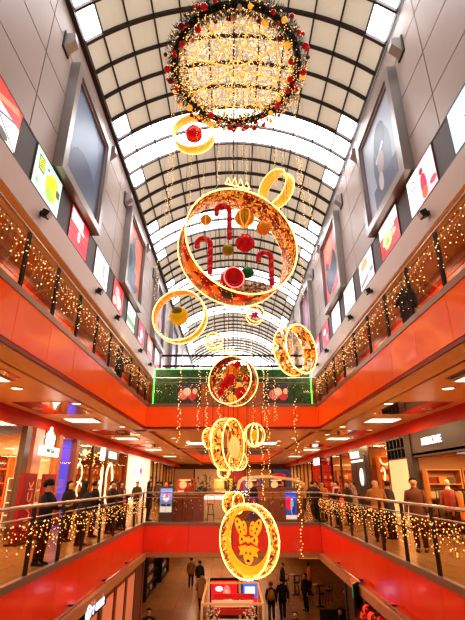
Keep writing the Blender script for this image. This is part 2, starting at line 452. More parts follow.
curtain('sparse icicle lights in front of the brown counters on the middle bridge',(-Xr+.3,YB+.1),(Xr-.2,YB+.1),0,1.0,.75,.42,rad=.018,perdrop=6)
curtain('sparse icicle lights hung on the railing before the green screen',(-Xr+.3,YBU+.1),(Xr-.2,YBU+.1),ZU,1.0,.6,.36,rad=.018,perdrop=5)
# ================================================================= WALL BOARDS, POSTERS, LAMPS
def pm(c,es=.85): return ecol('print_%d_%d_%d_%d'%(c[0],c[1],c[2],int(es*100)),c,es)
def picture(mb,mats,base,blobs,w,h,es,y0=0):
    """flat printed sheet in local XZ (front -Y): base colour and coloured blobs laid on it"""
    mats.append(pm(base,es)); mb.box((0,y0,0),(w,.01,h),len(mats)-1)
    d=.007
    for kind,cx,cz,sx,sz,c,*rt in blobs:
        m=pm(c,es)
        if m not in mats: mats.append(m)
        i=mats.index(m); a=rt[0] if rt else 0
        if kind=='e': P=[(math.cos(2*PI*k/14)*sx/2,math.sin(2*PI*k/14)*sz/2) for k in range(14)]
        elif kind=='t': P=[(-sx/2,-sz/2),(sx/2,-sz/2),(0,sz/2)]
        else: P=[(-sx/2,-sz/2),(sx/2,-sz/2),(sx/2,sz/2),(-sx/2,sz/2)]
        Q=[]
        for px,pz in P:
            x=(cx*w+(px*math.cos(a)-pz*math.sin(a))*w); z=(cz*h+(px*math.sin(a)+pz*math.cos(a))*h)
            x=max(-w/2,min(w/2,x)); z=max(-h/2,min(h/2,z)); Q.append((x,y0-d,z))
        mb.poly(Q,(0,.004,0),i); d+=.0012
WH=(250,246,244); RD=(226,36,52); MN=(186,236,214); YL=(226,232,30); BK=(38,36,40); LB=(176,212,232); PK=(245,150,170)
postersL=[('red and white poster with dark criss-cross lines',WH,[('r',0,.3,1,.42,(224,50,40)),('r',.1,.25,.7,.12,(250,120,90),.5),('r',0,-.1,1,.04,(60,70,90),.5),('r',.1,-.2,1,.04,(60,70,90),-.6),('e',.1,-.42,.4,.2,(70,66,50))]),
('mint poster with yellow figure and boxed caption',MN,[('e',.12,-.05,.42,.62,YL,.3),('e',.2,.2,.3,.3,YL),('e',.1,-.22,.3,.3,(150,190,60)),('r',-.28,.2,.2,.36,BK,.1),('r',-.28,.2,.16,.28,YL,.1),('r',-.28,.2,.12,.03,BK,.1),('r',-.28,.28,.12,.03,BK,.1),('r',-.28,.12,.12,.03,BK,.1),('e',-.05,.3,.06,.08,BK),('r',.38,.05,.14,.2,(90,76,60)),('e',-.36,-.3,.08,.12,(120,200,60))]),
('red poster of stacked tiles with a white upper corner',(222,40,60),[('r',-.15,.3,.6,.3,WH),('r',-.1,.12,.7,.1,(250,190,200)),('e',0,-.1,.15,.4,(255,190,180)),('r',0,-.14,1,.02,(150,10,30)),('r',0,-.3,1,.02,(150,10,30)),('r',0,.04,1,.02,(150,10,30))]),
('white poster with grey and brown seated figures',(226,226,234),[('e',.1,.15,.3,.4,(190,170,170)),('r',.15,.0,.06,.5,(170,110,80)),('e',-.1,-.25,.5,.3,WH),('r',0,-.12,.8,.04,(110,110,120),.2),('e',.25,-.3,.3,.2,(150,150,160))]),
('red and cream poster with pale bottle shapes',(212,60,64),[('e',-.1,.1,.4,.5,(245,150,150)),('e',.1,-.2,.4,.5,(250,230,190)),('r',.3,.2,.1,.5,(160,20,30)),('e',-.3,-.3,.3,.3,(250,190,180))]),
('pale green poster with a landscape band',(200,216,200),[('r',0,-.2,1,.25,(96,136,90)),('e',.1,.1,.5,.3,(160,190,200)),('r',0,.38,1,.2,(240,240,235))]),
('red poster with a white star burst',(222,30,60),[('e',0,0,.4,.4,WH),('t',0,.2,.3,.4,(250,180,190)),('r',-.2,-.35,.5,.12,(250,200,210))]),
('salmon pink poster with a pale face',(232,130,120),[('e',0,.1,.4,.5,(250,220,200)),('r',0,-.35,1,.25,(220,60,60))]),
('white poster with a red lower half',WH,[('r',0,-.25,1,.5,(220,50,60))]),
('dim pink poster',(226,150,150),[('e',0,0,.5,.6,(240,200,200))])]
postersR=[('light blue poster with white clouds and yellow flecks',LB,[('e',0,-.1,.8,.5,(232,242,248)),('e',.25,.2,.5,.4,(225,238,245)),('r',-.05,-.05,.22,.035,(60,70,40),-.25),('r',.1,-.09,.18,.04,(200,200,40),-.3),('r',.2,.26,.12,.1,(226,206,30))]),
('white and pink poster of a woman in red with a small outlined square',(245,190,200),[('r',-.28,0,.44,1,WH),('r',-.28,.2,.14,.2,BK),('r',-.28,.2,.1,.14,WH),('e',.08,-.12,.2,.6,(236,40,80)),('e',.06,.26,.12,.16,(120,60,40)),('e',.08,-.32,.2,.3,(250,90,60)),('r',.36,-.1,.2,.4,(250,225,225)),('e',.38,-.3,.22,.16,(240,70,80))]),
('red and yellow floral poster with a white upper part',(228,34,54),[('r',0,.32,1,.36,(250,236,240)),('e',-.12,-.1,.5,.5,(250,220,130)),('e',-.1,-.14,.16,.26,(90,180,70)),('e',.2,-.1,.3,.2,(250,160,120)),('e',.1,.1,.4,.12,(255,250,220)),('e',-.35,-.3,.2,.3,(190,10,40))]),
('white poster with a brown haired child',(226,222,226),[('e',-.1,.25,.5,.36,(196,140,90)),('e',.05,.0,.7,.24,WH),('r',0,-.25,.9,.16,(120,116,120),.2),('e',.2,-.3,.3,.2,(200,200,205))]),
('very pale grey poster with faint lines',(224,224,222),[('r',0,-.2,.8,.03,(170,170,168)),('r',0,.1,.6,.05,(206,190,180)),('e',-.1,.25,.4,.3,(236,232,228))]),
('white poster sprinkled with red dots',(234,222,220),[('e',-.2,-.2,.14,.1,(220,60,70)),('e',.1,-.3,.16,.1,(220,60,70)),('e',.2,.1,.12,.1,(230,120,120)),('e',-.1,.2,.3,.2,(240,240,240)),('e',.3,-.1,.1,.1,(220,60,70))]),
('bright red poster with pink blooms',(224,30,60),[('e',-.1,.15,.4,.3,(250,180,190)),('e',.2,-.2,.3,.3,(250,120,140))]),
('rose coloured poster with pale lettering block',(230,90,110),[('r',0,.1,.6,.2,(250,220,220))]),
('red poster with white rim',(220,40,50),[('r',0,.3,1,.2,WH)]),
('dim red poster',(190,60,60),[('e',0,0,.5,.5,(230,150,150))])]
for s,xw,lst,nm in ((-1,XWL,postersL,'left'),(1,XWR,postersR,'right')):
    for i,(lb,base,bl) in enumerate(lst):
        y0=9.17+2.85*(i-1)+.47; y1=y0+1.91
        t=thing('advertising_lightbox','%s, %s on %s wall'%(lb.replace('of a woman in red with','of a red woman,'),ORD[i],nm),'poster',(xw-s*.05,(y0+y1)/2,9.99),(0,0,-PI/2*s))
        mb=MB(); ms=[]
        # local x runs along the wall
        picture(mb,ms,base,bl,1.86,1.28,.95); mb.build('poster_sheet',ms,t)
        b=MB()
        for z in (-.66,.66): b.box((0,.005,z),(1.9,.04,.04))
        for x in (-.94,.94): b.box((x,.005,0),(.03,.04,1.3))
        b.build('frame',M_DARKGREY,t)
# big framed billboards
BB=[(-1,12.75,(78,90,112),[('e',-.1,.1,.9,.9,(98,112,136)),('e',0,-.3,.8,.5,(70,80,102))],'large silver framed billboard showing plain slate blue','nearest on left wall'),
(-1,21.1,(186,96,84),[('r',-.2,-.15,.5,.6,(60,80,96)),('e',-.1,.1,.3,.5,(80,110,120)),('e',.2,.25,.5,.4,(214,120,96)),('e',.1,-.3,.5,.3,(86,76,96)),('r',.3,-.1,.25,.4,(206,110,80)),('e',-.25,-.05,.2,.25,(50,60,80))],'large silver framed billboard with orange and teal artwork','second on left wall'),
(-1,29.7,(110,98,130),[('e',0,.1,.5,.5,(180,120,140)),('r',0,-.3,1,.3,(70,66,96)),('e',.2,-.1,.3,.3,(200,150,160))],'silver framed billboard with violet and pink artwork','third on left wall'),
(-1,38.2,(86,84,110),[('e',0,0,.5,.5,(120,110,140))],'small looking framed dim violet billboard','farthest on left wall'),
(1,12.9,(150,156,168),[('e',.05,-.05,.55,.75,(98,104,122)),('e',.05,.2,.36,.36,(58,60,74)),('r',.0,.06,.28,.05,(180,184,196),.35),('e',.0,-.05,.2,.26,(150,140,140)),('r',.05,-.38,.7,.3,(84,88,106)),('e',-.05,-.25,.14,.2,(176,170,170))],'large silver framed billboard with a grey portrait in a dark hat','nearest on right wall'),
(1,21.5,(226,130,122),[('e',.1,-.1,.5,.6,(60,62,92)),('e',-.2,-.15,.4,.5,(72,76,106)),('e',.0,.1,.4,.12,(214,120,96),.5),('r',.2,-.38,.6,.16,(236,70,86),.3),('e',-.3,.1,.16,.12,(70,70,96)),('e',-.1,.3,.5,.3,(238,160,140))],'large silver framed billboard with pink sky and navy shapes','second on right wall'),
(1,30.1,(128,84,110),[('e',0,.1,.4,.6,(170,110,130)),('r',0,-.35,1,.25,(90,60,90))],'silver framed billboard in plum and mauve','third on right wall'),
(1,38.6,(110,84,104),[('e',0,0,.5,.5,(140,110,130))],'small looking framed dim plum billboard','farthest on right wall')]
for s,yc,base,bl,lb,where in BB:
    xw=XWL if s<0 else XWR
    t=thing('framed_billboard',lb+', '+where,'billboard',(xw-s*.22,yc,12.95),(0,0,-PI/2*s))
    w,h=4.05,4.45
    b=MB()
    for z in (-h/2+.15,h/2-.15): b.box((0,.05,z),(w,.32,.30))
    for x in (-w/2+.15,w/2-.15): b.box((x,.05,0),(.30,.32,h-.6))
    b.build('outer_frame',M_FRAME,t)
    b=MB()
    for z in (-h/2+.36,h/2-.36): b.box((0,.06,z),(w-.6,.2,.10))
    for x in (-w/2+.36,w/2-.36): b.box((x,.06,0),(.10,.2,h-.8))
    b.build('inner_frame',mat('mauve_frame',(150,128,126),.45,.3),t)
    mb=MB(); ms=[]; picture(mb,ms,base,bl,w-.72,h-.72,.32,y0=.05); mb.build('printed_panel',ms,t)
    b=MB(); b.box((0,.19,0),(w-.1,.06,h-.1)); b.build('back_panel',M_JOINT,t)
# wall lamps beside the billboards (silver wedge uplights) and small spotlights on the band
def wedge(t):
    b=MB(); P=[(-.0,.18,-.28),(0,-.14,.05),(0,-.10,.34),(0,.18,.34)]
    b.poly([(-.17,p[1],p[2]) for p in P],(.34,0,0)); hs=b.build('housing',M_FRAME,t)
    b=MB(); b.box((0,.2,.02),(.5,.05,.7)); b.build('wall_plate',M_DARKSTEEL,t)
    b=MB(); b.poly([(-.13,-.148,.04),(.13,-.148,.04),(.13,-.112,.32),(-.13,-.112,.32)],(0,.012,0)); b.build('lens',mat('pale_lens',(220,232,240),.2),hs)
for s,xw,nm in ((-1,XWL,'left'),(1,XWR,'right')):
    yc0=12.75 if s<0 else 12.9
    k=0
    for y in [yc0-2.6,yc0+2.6,yc0+8.5-2.55,yc0+8.5+2.6,yc0+17-2.5]:
        t=thing('wall_floodlight','silver wedge floodlight high on the %s wall, %s from the front'%(nm,ORD[k]),'lamp',(xw-s*.23,y,15.25),(0,0,-PI/2*s)); wedge(t); k+=1
    k=0
    for y in (5.2,10.5,15.9,18.9,24.4,27.6):
        t=thing('spotlight','small square black spotlight on the beige band of the %s wall, %s from the front'%(nm,ORD[k]),'lamp',(xw-s*.06,y,8.85),(0,0,-PI/2*s))
        b=MB(); b.box((0,-.01,0),(.12,.03,.14)); b.box((0,-.06,.0),(.03,.09,.03)); b.build('bracket',M_DARKSTEEL,t)
        b=MB(); b.box((0,-.16,-.02),(.22,.2,.2),rot=Matrix.Rotation(.5,3,'X')); hs=b.build('housing',M_BLACK,t)
        b=MB(); b.box((0,-.26,-.075),(.16,.02,.15),rot=Matrix.Rotation(.5,3,'X')); b.build('lens',mat('pale_lens',(220,232,240),.2),hs); k+=1
# ================================================================= HANGING DECORATIONS
def circ(R,y,n=56,el=1.0): return [(R*math.cos(2*PI*k/n),y,R*el*math.sin(2*PI*k/n)) for k in range(n)]
def band(mb,R,y0,y1,th=.02,n=56,mi=0,el=1.0):
    sec=[]
    for k in range(n):
        c,s=math.cos(2*PI*k/n),math.sin(2*PI*k/n)
        sec.append([Vector((r*c,y,r*el*s)) for r,y in ((R,y0),(R,y1),(R-th,y1),(R-th,y0))])
    mb.rings(sec,mi,closed=True,cap=False,smooth=True)
def ztop(x): return ZC+math.sqrt(RV*RV-(x-.06)**2)-.12
CAB=[]
def wire(t,loc,R,rot):
    b=MB(); b.tube([(0,0,0),(0,0,ztop(loc[0])-loc[2]-R)],.008,4)
    o=b.build('hanging_cable',M_WIRE,loc=(loc[0],loc[1],loc[2]+R)); tag(o,'thin dark cable from the roof to a glowing ring','cable','cables holding the rings')
def wire_old(t,loc,R,rot):
    # a thin cable from the top of the ring up to the roof, built upright in the thing's own turned frame
    inv=Euler(rot).to_matrix().inverted()
    top=inv@Vector((0,0,ztop(loc[0])-loc[2])); b=MB(); st=inv@Vector((0,0,R*.97)); b.tube([st,top],.008,4); b.build('hanging_cable',M_WIRE,t)
def ring(label,u,v,Y,rpx,depth,yaw,roll=0,pitch=0,wall=None,tube_px=1.0,bulbs=120,bulb_r=.016,rear=True,name='illuminated_ring',el=1.0,rimmat=None):
    P,t_=atY(u,v,Y); R=rpx/F*t_; rot=(math.radians(pitch),math.radians(roll),math.radians(yaw))
    t=thing(name,label,'christmas decoration',P,rot)
    b=MB(); band(b,R,-depth/2,depth/2,.02,el=el); b.build('hoop',wall or M_GOLDNET,t)
    tr=tube_px/F*t_*.62
    b=MB(); b.tube(circ(R,-depth/2,56,el),tr,6,closed=True); b.build('front_rim_light',rimmat or M_NEON,t)
    if rear:
        b=MB(); b.tube(circ(R,depth/2,56,el),tr,6,closed=True); b.build('rear_rim_light',rimmat or M_NEON,t)
    if bulbs:
        b=MB()
        for i in range(bulbs):
            a=random.uniform(0,2*PI); rr=R+random.choice((-.05,.03)); b.octa((rr*math.cos(a),random.uniform(-depth/2,depth/2),rr*el*math.sin(a)),bulb_r)
        b.build('string_lights',M_BULB,t,kind='stuff')
    wire(t,P,R*el,rot)
    return t,R,P
def ribbed_ball(t,name,c,r,m,rib=None):
    b=MB(); b.sphere(c,r,20,12)
    o=b.build(name,m,t)
    return o
def bauble_thing(label,u,v,Y,rpx,m,capm=M_GOLD,loops=0,band_m=None):
    P,t_=atY(u,v,Y); r=rpx/F*t_
    t=thing('hanging_bauble',label,'bauble',P)
    b=MB(); b.sphere((0,0,0),r,22,14); b.build('ball',m,t)
    b=MB(); b.lathe([(r*.18,r*.95),(r*.18,r*1.12),(r*.1,r*1.16)],12); b.build('cap',capm,t)
    b=MB(); b.tube([(0,0,r*1.1),(0,0,r*1.1+.9)],.006,4); b.build('hanging_cable',M_WIRE,t)
    if loops:
        b=MB()
        for k in range(loops):
            a=k*PI/loops; b.tube([(r*1.02*math.cos(q)*math.cos(a),r*1.02*math.cos(q)*math.sin(a),r*1.02*math.sin(q)) for q in [2*PI*i/28 for i in range(28)]],r*.07,5,closed=True)
        b.build('wire_loops',M_GOLD if m in (M_GOLDBALL,M_OLIVEBALL) else m,t)
    return t
# --- the great fir wreath near the roof
wc=Vector((.12,9.45,13.25)); WR=1.84
t=thing('christmas_wreath','huge round fir wreath with red baubles and a disc of tiny lights, hanging highest','christmas decoration',wc,(math.radians(-5),0,0))
b=MB()
for i in range(8500):
    a=random.uniform(0,2*PI); q=random.uniform(0,2*PI); rr=random.uniform(.08,.26)
    base=Vector(((WR+rr*math.cos(q))*math.cos(a),(WR+rr*math.cos(q))*math.sin(a),rr*math.sin(q)))
    d=Vector((math.cos(q)*math.cos(a)+random.uniform(-.5,.5),math.cos(q)*math.sin(a)+random.uniform(-.5,.5),math.sin(q)+random.uniform(-.5,.5))).normalized()
    sd=d.orthogonal().normalized()*.014; tip=base+d*random.uniform(.08,.16)
    b.add([base-sd,base+sd,tip+sd*.3,tip-sd*.3],[(0,1,2,3)],random.choice((0,0,0,1)))
b.build('fir_needles',[mat('fir_dark',(44,60,30),.6),mat('fir_light',(92,104,48),.6)],t,kind='stuff')
b=MB(); b.tube([(WR*math.cos(2*PI*k/48),WR*math.sin(2*PI*k/48),0) for k in range(48)],.1,8,closed=True); b.build('garland_core',mat('fir_core',(34,36,20),.8),t)
for i in range(78):
    a=2*PI*i/78+random.uniform(-.03,.03); q=random.uniform(-PI*.9,PI*.1); r=random.choice((.07,.085,.1,.06))
    b=MB(); b.sphere((0,0,0),r,12,8)
    o=b.build('bauble',random.choice((M_REDBALL,M_REDBALL,M_REDBALL,M_GOLD,M_CREAM,mat('dark_red_ball',(150,10,24),.2,.3))),t)
    b=MB(); b.lathe([(r*.25,r*.92),(r*.25,r*1.15),(r*.05,r*1.2)],8); b.build('cap',M_GOLD,o)
    o.location=((WR+.29*math.cos(q))*math.cos(a),(WR+.29*math.cos(q))*math.sin(a),.29*math.sin(q))
b=MB()
for i in range(1500):
    a=random.uniform(0,2*PI); q=random.uniform(PI*.6,2*PI)
    if math.sin(a)<-.2 and random.random()<.6: continue
    b.octa(((WR+.27*math.cos(q))*math.cos(a),(WR+.27*math.cos(q))*math.sin(a),.27*math.sin(q)),.018)
b.build('garland_lights',M_BULB,t,kind='stuff')
b=MB()
for k in range(8):
    a=2*PI*k/8+.25; b.tube([(.12*math.cos(a),.12*math.sin(a),.05),(WR*math.cos(a),WR*math.sin(a),0)],.025,5)
for R in (.28,.75,1.3): b.tube([(R*math.cos(2*PI*k/40),R*math.sin(2*PI*k/40),.03) for k in range(40)],.018,5,closed=True)
b.build('spoke_frame',M_GOLD,t)
b=MB()
for i in range(3600):
    R=WR*math.sqrt(random.random())*.97; a=random.uniform(0,2*PI)
    b.octa((R*math.cos(a),R*math.sin(a),random.uniform(-.06,.1)),random.uniform(.010,.018))
b.build('disc_of_lights',M_BULBW,t,kind='stuff')
b=MB()
for k in range(4):
    a=2*PI*k/4+.6; b.tube([(WR*math.cos(a),WR*math.sin(a),.1),(.3*math.cos(a),.3*math.sin(a),5.3)],.008,4)
b.build('hanging_cable',M_WIRE,t)
# --- the giant drum
leaf=speckle_mat('red_gold_leaf_print',[(150,18,14),(214,40,12),(236,120,20),(84,34,14),(200,30,14),(236,150,40),(58,40,20)],3.6,es=.4)
t,R,P=ring('giant drum ring with red and gold leaf print, crown and candy canes, the largest ring',238,247,12.0,57.5,1.0,19,wall=leaf,tube_px=1.25,bulbs=0,bulb_r=.02,name='giant_illuminated_drum')
b=MB(); band(b,R*.985,-.46,.46,.02); b.build('glitter_lining',speckle_mat('lining_foil',[(176,96,26),(220,150,50),(96,44,14),(190,44,16),(236,180,90)],11,es=.42),t)
b=MB()
for i in range(900):
    a=random.uniform(0,2*PI); rr=random.choice((R*.955,R*.955,R*1.01)); b.octa((rr*math.cos(a),random.uniform(-.5,.5),rr*math.sin(a)),.014)
b.build('string_lights',M_BULB,t,kind='stuff')
zz_=[]
for k in range(9): zz_.append((-.60+.84*k/8,-.5,R+(.10 if k%2==0 else (.36 if k!=3 and k!=5 else .42))))
b=MB(); b.tube(zz_,.022,6); b.tube([(-.6,-.5,R+.1),(.24,-.5,R+.1)],.022,6); b.build('crown',M_NEON,t)
b=MB(); 
for i in range(420):
    x=random.gauss(.25,.42); y=random.uniform(-.3,.4); zb=-math.sqrt(max(.1,(R*.96)**2-x*x)); b.sphere((x,y,zb+.05+random.random()*.34),.035,6,4,random.choice((0,0,1)))
b.build('cream_bead_heap',[M_CREAM,mat('brown_bead',(150,100,60),.4)],t,kind='stuff')
for (u,v,rp,m,lb,lp) in ((245,243,9,M_REDBALL,'round red bauble wrapped with wire at the middle of the giant drum',3),(263.5,228,7.5,M_ORANGEBALL,'plain orange bauble near the right rim of the giant drum',0),
    (228,250,6,M_OLIVEBALL,'olive yellow bauble at the centre left of the giant drum',0),(247.5,272.5,6,M_GREENBALL,'small green bauble low in the giant drum',2),(206,220,5.5,M_GOLDBALL,'small gold spiral bauble at the upper left of the giant drum',2),(244.5,218,9.5,M_GOLDBALL,'large gold ring bauble at the top of the giant drum',3)):
    bauble_thing(lb,u,v,12.35 if rp==9.5 else 11.9,rp,m,loops=lp)
P2,t_=atY(232,279,11.8); r=11.5/F*t_
tt=thing('red_ribbon_drum','open red glitter barrel lying at the bottom of the giant drum','christmas decoration',P2,(math.radians(100),0,math.radians(18)))
b=MB(); b.lathe([(r*.55,-r*.7),(r*.95,-r*.55),(r,0),(r*.95,r*.55),(r*.8,r*.62),(r*.62,r*.6),(r*.5,r*.1)],24); b.build('barrel',M_REDBALL,tt)
b=MB(); b.tube([(r*.9*math.cos(2*PI*k/30),r*.9*math.sin(2*PI*k/30),r*.62) for k in range(30)],r*.05,5,closed=True); b.build('ribbon_rim',mat('pink_neon',(255,120,120),.3,emit=(1,.25,.2),es=1.5),tt)
# candy canes
def cane(label,u,v0,v1,Y,rot):
    P,t_=atY(u,(v0+v1)/2,Y); h=(v1-v0)/F*t_*1.12
    t=thing('candy_cane',label,'christmas decoration',P,(0,0,math.radians(rot)))
    rc=h*.17; pts=[(rc,0,-h/2),(rc,0,h/2-rc)]+[(rc*math.cos(a),0,h/2-rc+rc*math.sin(a)) for a in [PI*k/9 for k in range(1,10)]]+[(-rc,0,h/2-rc-h*.12)]
    full=[]
    for p,q in zip(pts[:-1],pts[1:]):
        p,q=Vector(p),Vector(q); nseg=max(1,int((q-p).length/(h*.03)))
        for i in range(nseg): full.append(p+(q-p)*i/nseg)
    full.append(Vector(pts[-1]))
    b=MB(); b.tube(full,h*.072,10)
    nn=10; k=0
    for i in range(len(b.mi)-2):
        seg,j=divmod(i,nn)
        b.mi[i]=1 if ((seg*1.2+j)%nn)<2.2 else 0
    b.build('striped_stick',[M_REDBALL,mat('pale_pink_stripe',(240,120,110),.4)],t)
    b=MB(); b.tube([(0,0,h/2),(0,0,h/2+.8)],.006,4); b.build('hanging_cable',M_WIRE,t)
cane('red striped candy cane hanging at the left of the giant drum',203.5,238,273,12.0,10)
cane('red striped candy cane hanging at the top of the giant drum',223,205,239,12.0,5)
cane('red striped candy cane hanging at the right of the giant drum',265,252,285,12.0,0)
# --- smaller rings
t,R,P=ring('thin gold hoop with a red ball, upper left below the wreath',194,134,13,20.5,.42,-3,wall=M_GOLD,bulbs=160,tube_px=.7)
ribbed_ball(t,'centre_ball',(0,0,0),R*.42,M_REDBALL)
t,R,P=ring('tilted pale gold hoop leaning behind the upper right rim of the giant drum',276,189,13.4,18.5,.45,-48,wall=M_GOLD,roll=22,bulbs=160,tube_px=.8)
b=MB(); band(b,R*.93,-.18,.18,.02); b.build('inner_hoop',M_GOLD,t)
t,R,P=ring('wide hoop around a yellow ball, at left below the giant drum',180,316.5,13,26.5,.38,-10,bulbs=200,tube_px=1.1,wall=mat('orange_hoop',(232,140,30),.4,.3,emit=(1,.4,.05),es=.4,noise=.3,scale=10,sample=False))
b=MB(); b.sphere((-.02,-.05,0),R*.36,24,14); b.build('centre_ball',M_YELLOWBALL,t)
b=MB(); b.sphere((-.02,-.05-R*.27,.06),R*.2,18,10,sc=(1,.5,1)); b.build('ball_face',mat('olive_glass',(130,108,20),.3,.2),t)
t,R,P=ring('little hoop with a red star inside, directly under the giant drum',255,315,14.5,8.5,.3,5,bulbs=60,tube_px=.7)
b=MB()
st=[((R*.5 if k%2==0 else R*.24)*math.sin(2*PI*k/12),-.05,(R*.5 if k%2==0 else R*.24)*math.cos(2*PI*k/12)) for k in range(12)]
b.poly(st,(0,.1,0)); b.build('red_star',M_REDBALL,t)
t,R,P=ring('little hoop filled with a net of pale lights, left of the crowned ring',214,342,16,8.5,.3,0,bulbs=50,tube_px=.6,bulb_r=.02)
b=MB()
for i in range(90):
    a=random.uniform(0,2*PI); q=R*math.sqrt(random.random()); b.octa((q*math.cos(a),random.uniform(-.1,.1),q*math.sin(a)),.022)
b.build('light_net',M_BULBW,t,kind='stuff')
t,R,P=ring('tilted double gold ring at right above the orange fascia',295.5,350,12.5,24.5,.46,44,roll=-16,bulbs=260,tube_px=1.15)
b=MB()
for i in range(46):
    a=random.uniform(0,2*PI); q=R*.75*math.sqrt(random.random()); w=R*.16
    c=Vector((q*math.cos(a),random.uniform(-.05,.2),q*math.sin(a))); P4=[c+Vector((w*random.uniform(-1,1),0,w*random.uniform(-1,1))) for _ in range(3)]
    b.poly(P4,(0,.01,0))
b.build('foil_leaves',M_GOLD,t,kind='stuff')
# crowned ring with many balls
t,R,P=ring('crowned ring with dark red side, full of red and gold balls, before the green screen',233,381,14.0,23.5,.5,-27,wall=speckle_mat('dark_red_leaf',[(120,20,20),(170,34,24),(80,30,20),(200,110,40)],7,es=.25),bulbs=160,tube_px=.9)
zz_=[]
for k in range(9): zz_.append((-.26+.52*k/8,-.37,R+(.06 if k%2==0 else .26)))
b=MB(); b.tube(zz_,.02,5); b.tube([(-.26,-.37,R+.06),(.26,-.37,R+.06)],.02,5); b.build('crown',M_NEON,t)
for k,(dx,dz,rr,m) in enumerate(((-.1,.5,.27,M_ORANGEBALL),(.0,.0,.2,M_REDBALL),(-.35,-.2,.16,M_REDBALL),(.0,-.45,.12,M_GREENBALL),(.45,-.6,.2,M_REDBALL),(.6,.1,.14,M_REDBALL),(.62,.5,.14,M_OLIVEBALL),(-.55,.3,.12,M_GOLD),(.3,.25,.12,M_OLIVEBALL),(-.2,-.75,.14,M_GOLD),(-.6,-.5,.11,M_REDBALL),(.3,-.25,.11,M_GOLD),(.35,.72,.12,M_REDBALL))):
    bb=MB(); bb.sphere((0,0,0),rr,16,10)
    o=bb.build('ball',m,t); bb=MB(); bb.lathe([(rr*.2,rr*.93),(rr*.2,rr*1.14),(rr*.05,rr*1.2)],8); bb.build('cap',M_GOLD,o); o.location=(dx*R*.85,random.uniform(-.2,.2),dz*R*.9)
b=MB()
for i in range(260):
    a=random.uniform(0,2*PI); q=R*.92*math.sqrt(random.random()); b.octa((q*math.cos(a),random.uniform(-.3,.3),q*math.sin(a)),.016)
b.build('inner_lights',M_BULB,t,kind='stuff')
# narrow gold double ring
t,R,P=ring('narrow gold ring seen almost edge on, with a pale glowing disc, above the bridge railing',228,444,13.0,24.3,.36,64,bulbs=320,tube_px=1.15)
b=MB(); b.sphere((0,-.2,-.1),R*.42,20,12,sc=(1,.35,1)); b.build('glowing_disc',mat('glow_disc',(250,190,110),.5,emit=(1,.5,.16),es=.75,noise=.2,scale=12,sample=False),t)
b=MB(); 
for k in range(5): b.tube([(R*.9*math.cos(q),-.3+.15*k,R*.9*math.sin(q)) for q in [2*PI*i/30 for i in range(30)]],.012,4,closed=True)
b.build('inner_wires',M_GOLD,t)
ring('small gold ring partly hidden behind the left side of the narrow gold ring',212.5,438,14.2,10,.3,55,bulbs=60,tube_px=.8)
ring('smallest gold ring hanging just below the narrow gold ring',223.5,472,13.4,5.5,.2,10,bulbs=30,tube_px=.9)
ring('pale small ring overlapping the lower right of the narrow gold ring',238,461,14.6,8.5,.2,30,bulbs=40,tube_px=.8)
t,R,P=ring('little cage of two crossed hoops, right of the narrow gold ring',254.5,435,14.5,11,.12,30,bulbs=40,tube_px=.8)
b=MB(); b.tube([(R*math.cos(q)*math.cos(1.3),R*math.cos(q)*math.sin(1.3),R*math.sin(q)) for q in [2*PI*i/36 for i in range(36)]],.022,5,closed=True); b.build('crossed_hoop',M_NEON,t)
b=MB(); b.sphere((0,0,0),R*.4,14,8,sc=(.8,.8,1.2)); b.build('glowing_core',M_YELLOWBALL,t)
ring('small gold ring standing just above the reindeer ring',233.5,503,13.0,9.5,.34,52,bulbs=70,tube_px=.9)
# --- reindeer ring at the bottom
t,R,P=ring('large gold ring with a cut-out reindeer and bow panel, lowest decoration',248.5,540.5,12.0,32.8,.36,-43,bulbs=420,tube_px=1.3,wall=M_GOLDNET)
M_PLATE=mat('yellow_gold_plate',(246,176,30),.4,.2,emit=(1,.36,.02),es=.75,noise=.12,scale=14,sample=False)
b=MB(); nn=48; o_=[];i_=[]
for k in range(nn):
    a=2*PI*k/nn; o_.append((R*.96*math.cos(a),R*.96*math.sin(a))); i_.append((R*.80*math.cos(a)+.0,R*.76*math.sin(a)+R*.08))
vs=[(x,-.02,z) for x,z in o_]+[(x,-.02,z) for x,z in i_]+[(x,+.01,z) for x,z in o_]+[(x,+.01,z) for x,z in i_]
fs=[]
for k in range(nn):
    l=(k+1)%nn; fs+=[(k,l,nn+l,nn+k),(2*nn+k,3*nn+k,3*nn+l,2*nn+l),(nn+k,nn+l,3*nn+l,3*nn+k)]
b.add(vs,fs); b.build('crescent_plate',M_PLATE,t)
def shape(b,pts,y): b.poly([(x*R,y,z*R) for x,z in pts],(0,.02,0))
def ell(cx,cz,rx,rz,rot=0,n=18): return [(cx+rx*math.cos(a)*math.cos(rot)-rz*math.sin(a)*math.sin(rot),cz+rx*math.cos(a)*math.sin(rot)+rz*math.sin(a)*math.cos(rot)) for a in [2*PI*k/n for k in range(n)]]
b=MB()
for s in (-1,1):
    shape(b,ell(s*.36,.36,.14,.28,-s*.55),-0.015)              # antler lobes
    shape(b,ell(s*.16,.34,.09,.2,-s*.2),-0.017)
    shape(b,[(0,.02),(s*.34,.17),(s*.38,.0),(s*.34,-.13)],-0.016) # bow wings
    shape(b,[(s*.1,-.12),(s*.42,-.2),(s*.32,-.3),(s*.36,-.42),(s*.1,-.36)],-0.017)  # ruff
shape(b,ell(0,.02,.08,.09),-0.019); shape(b,ell(0,-.40,.19,.25),-0.019)
b.build('reindeer_cutout',M_PLATE,t)
DOT=mat('dark_cutout',(96,24,10),.6)
def dot(x,z,rx,rz): b=MB(); shape(b,ell(x,z,rx,rz),-.027); b.build('cut_out_dot',DOT,t)
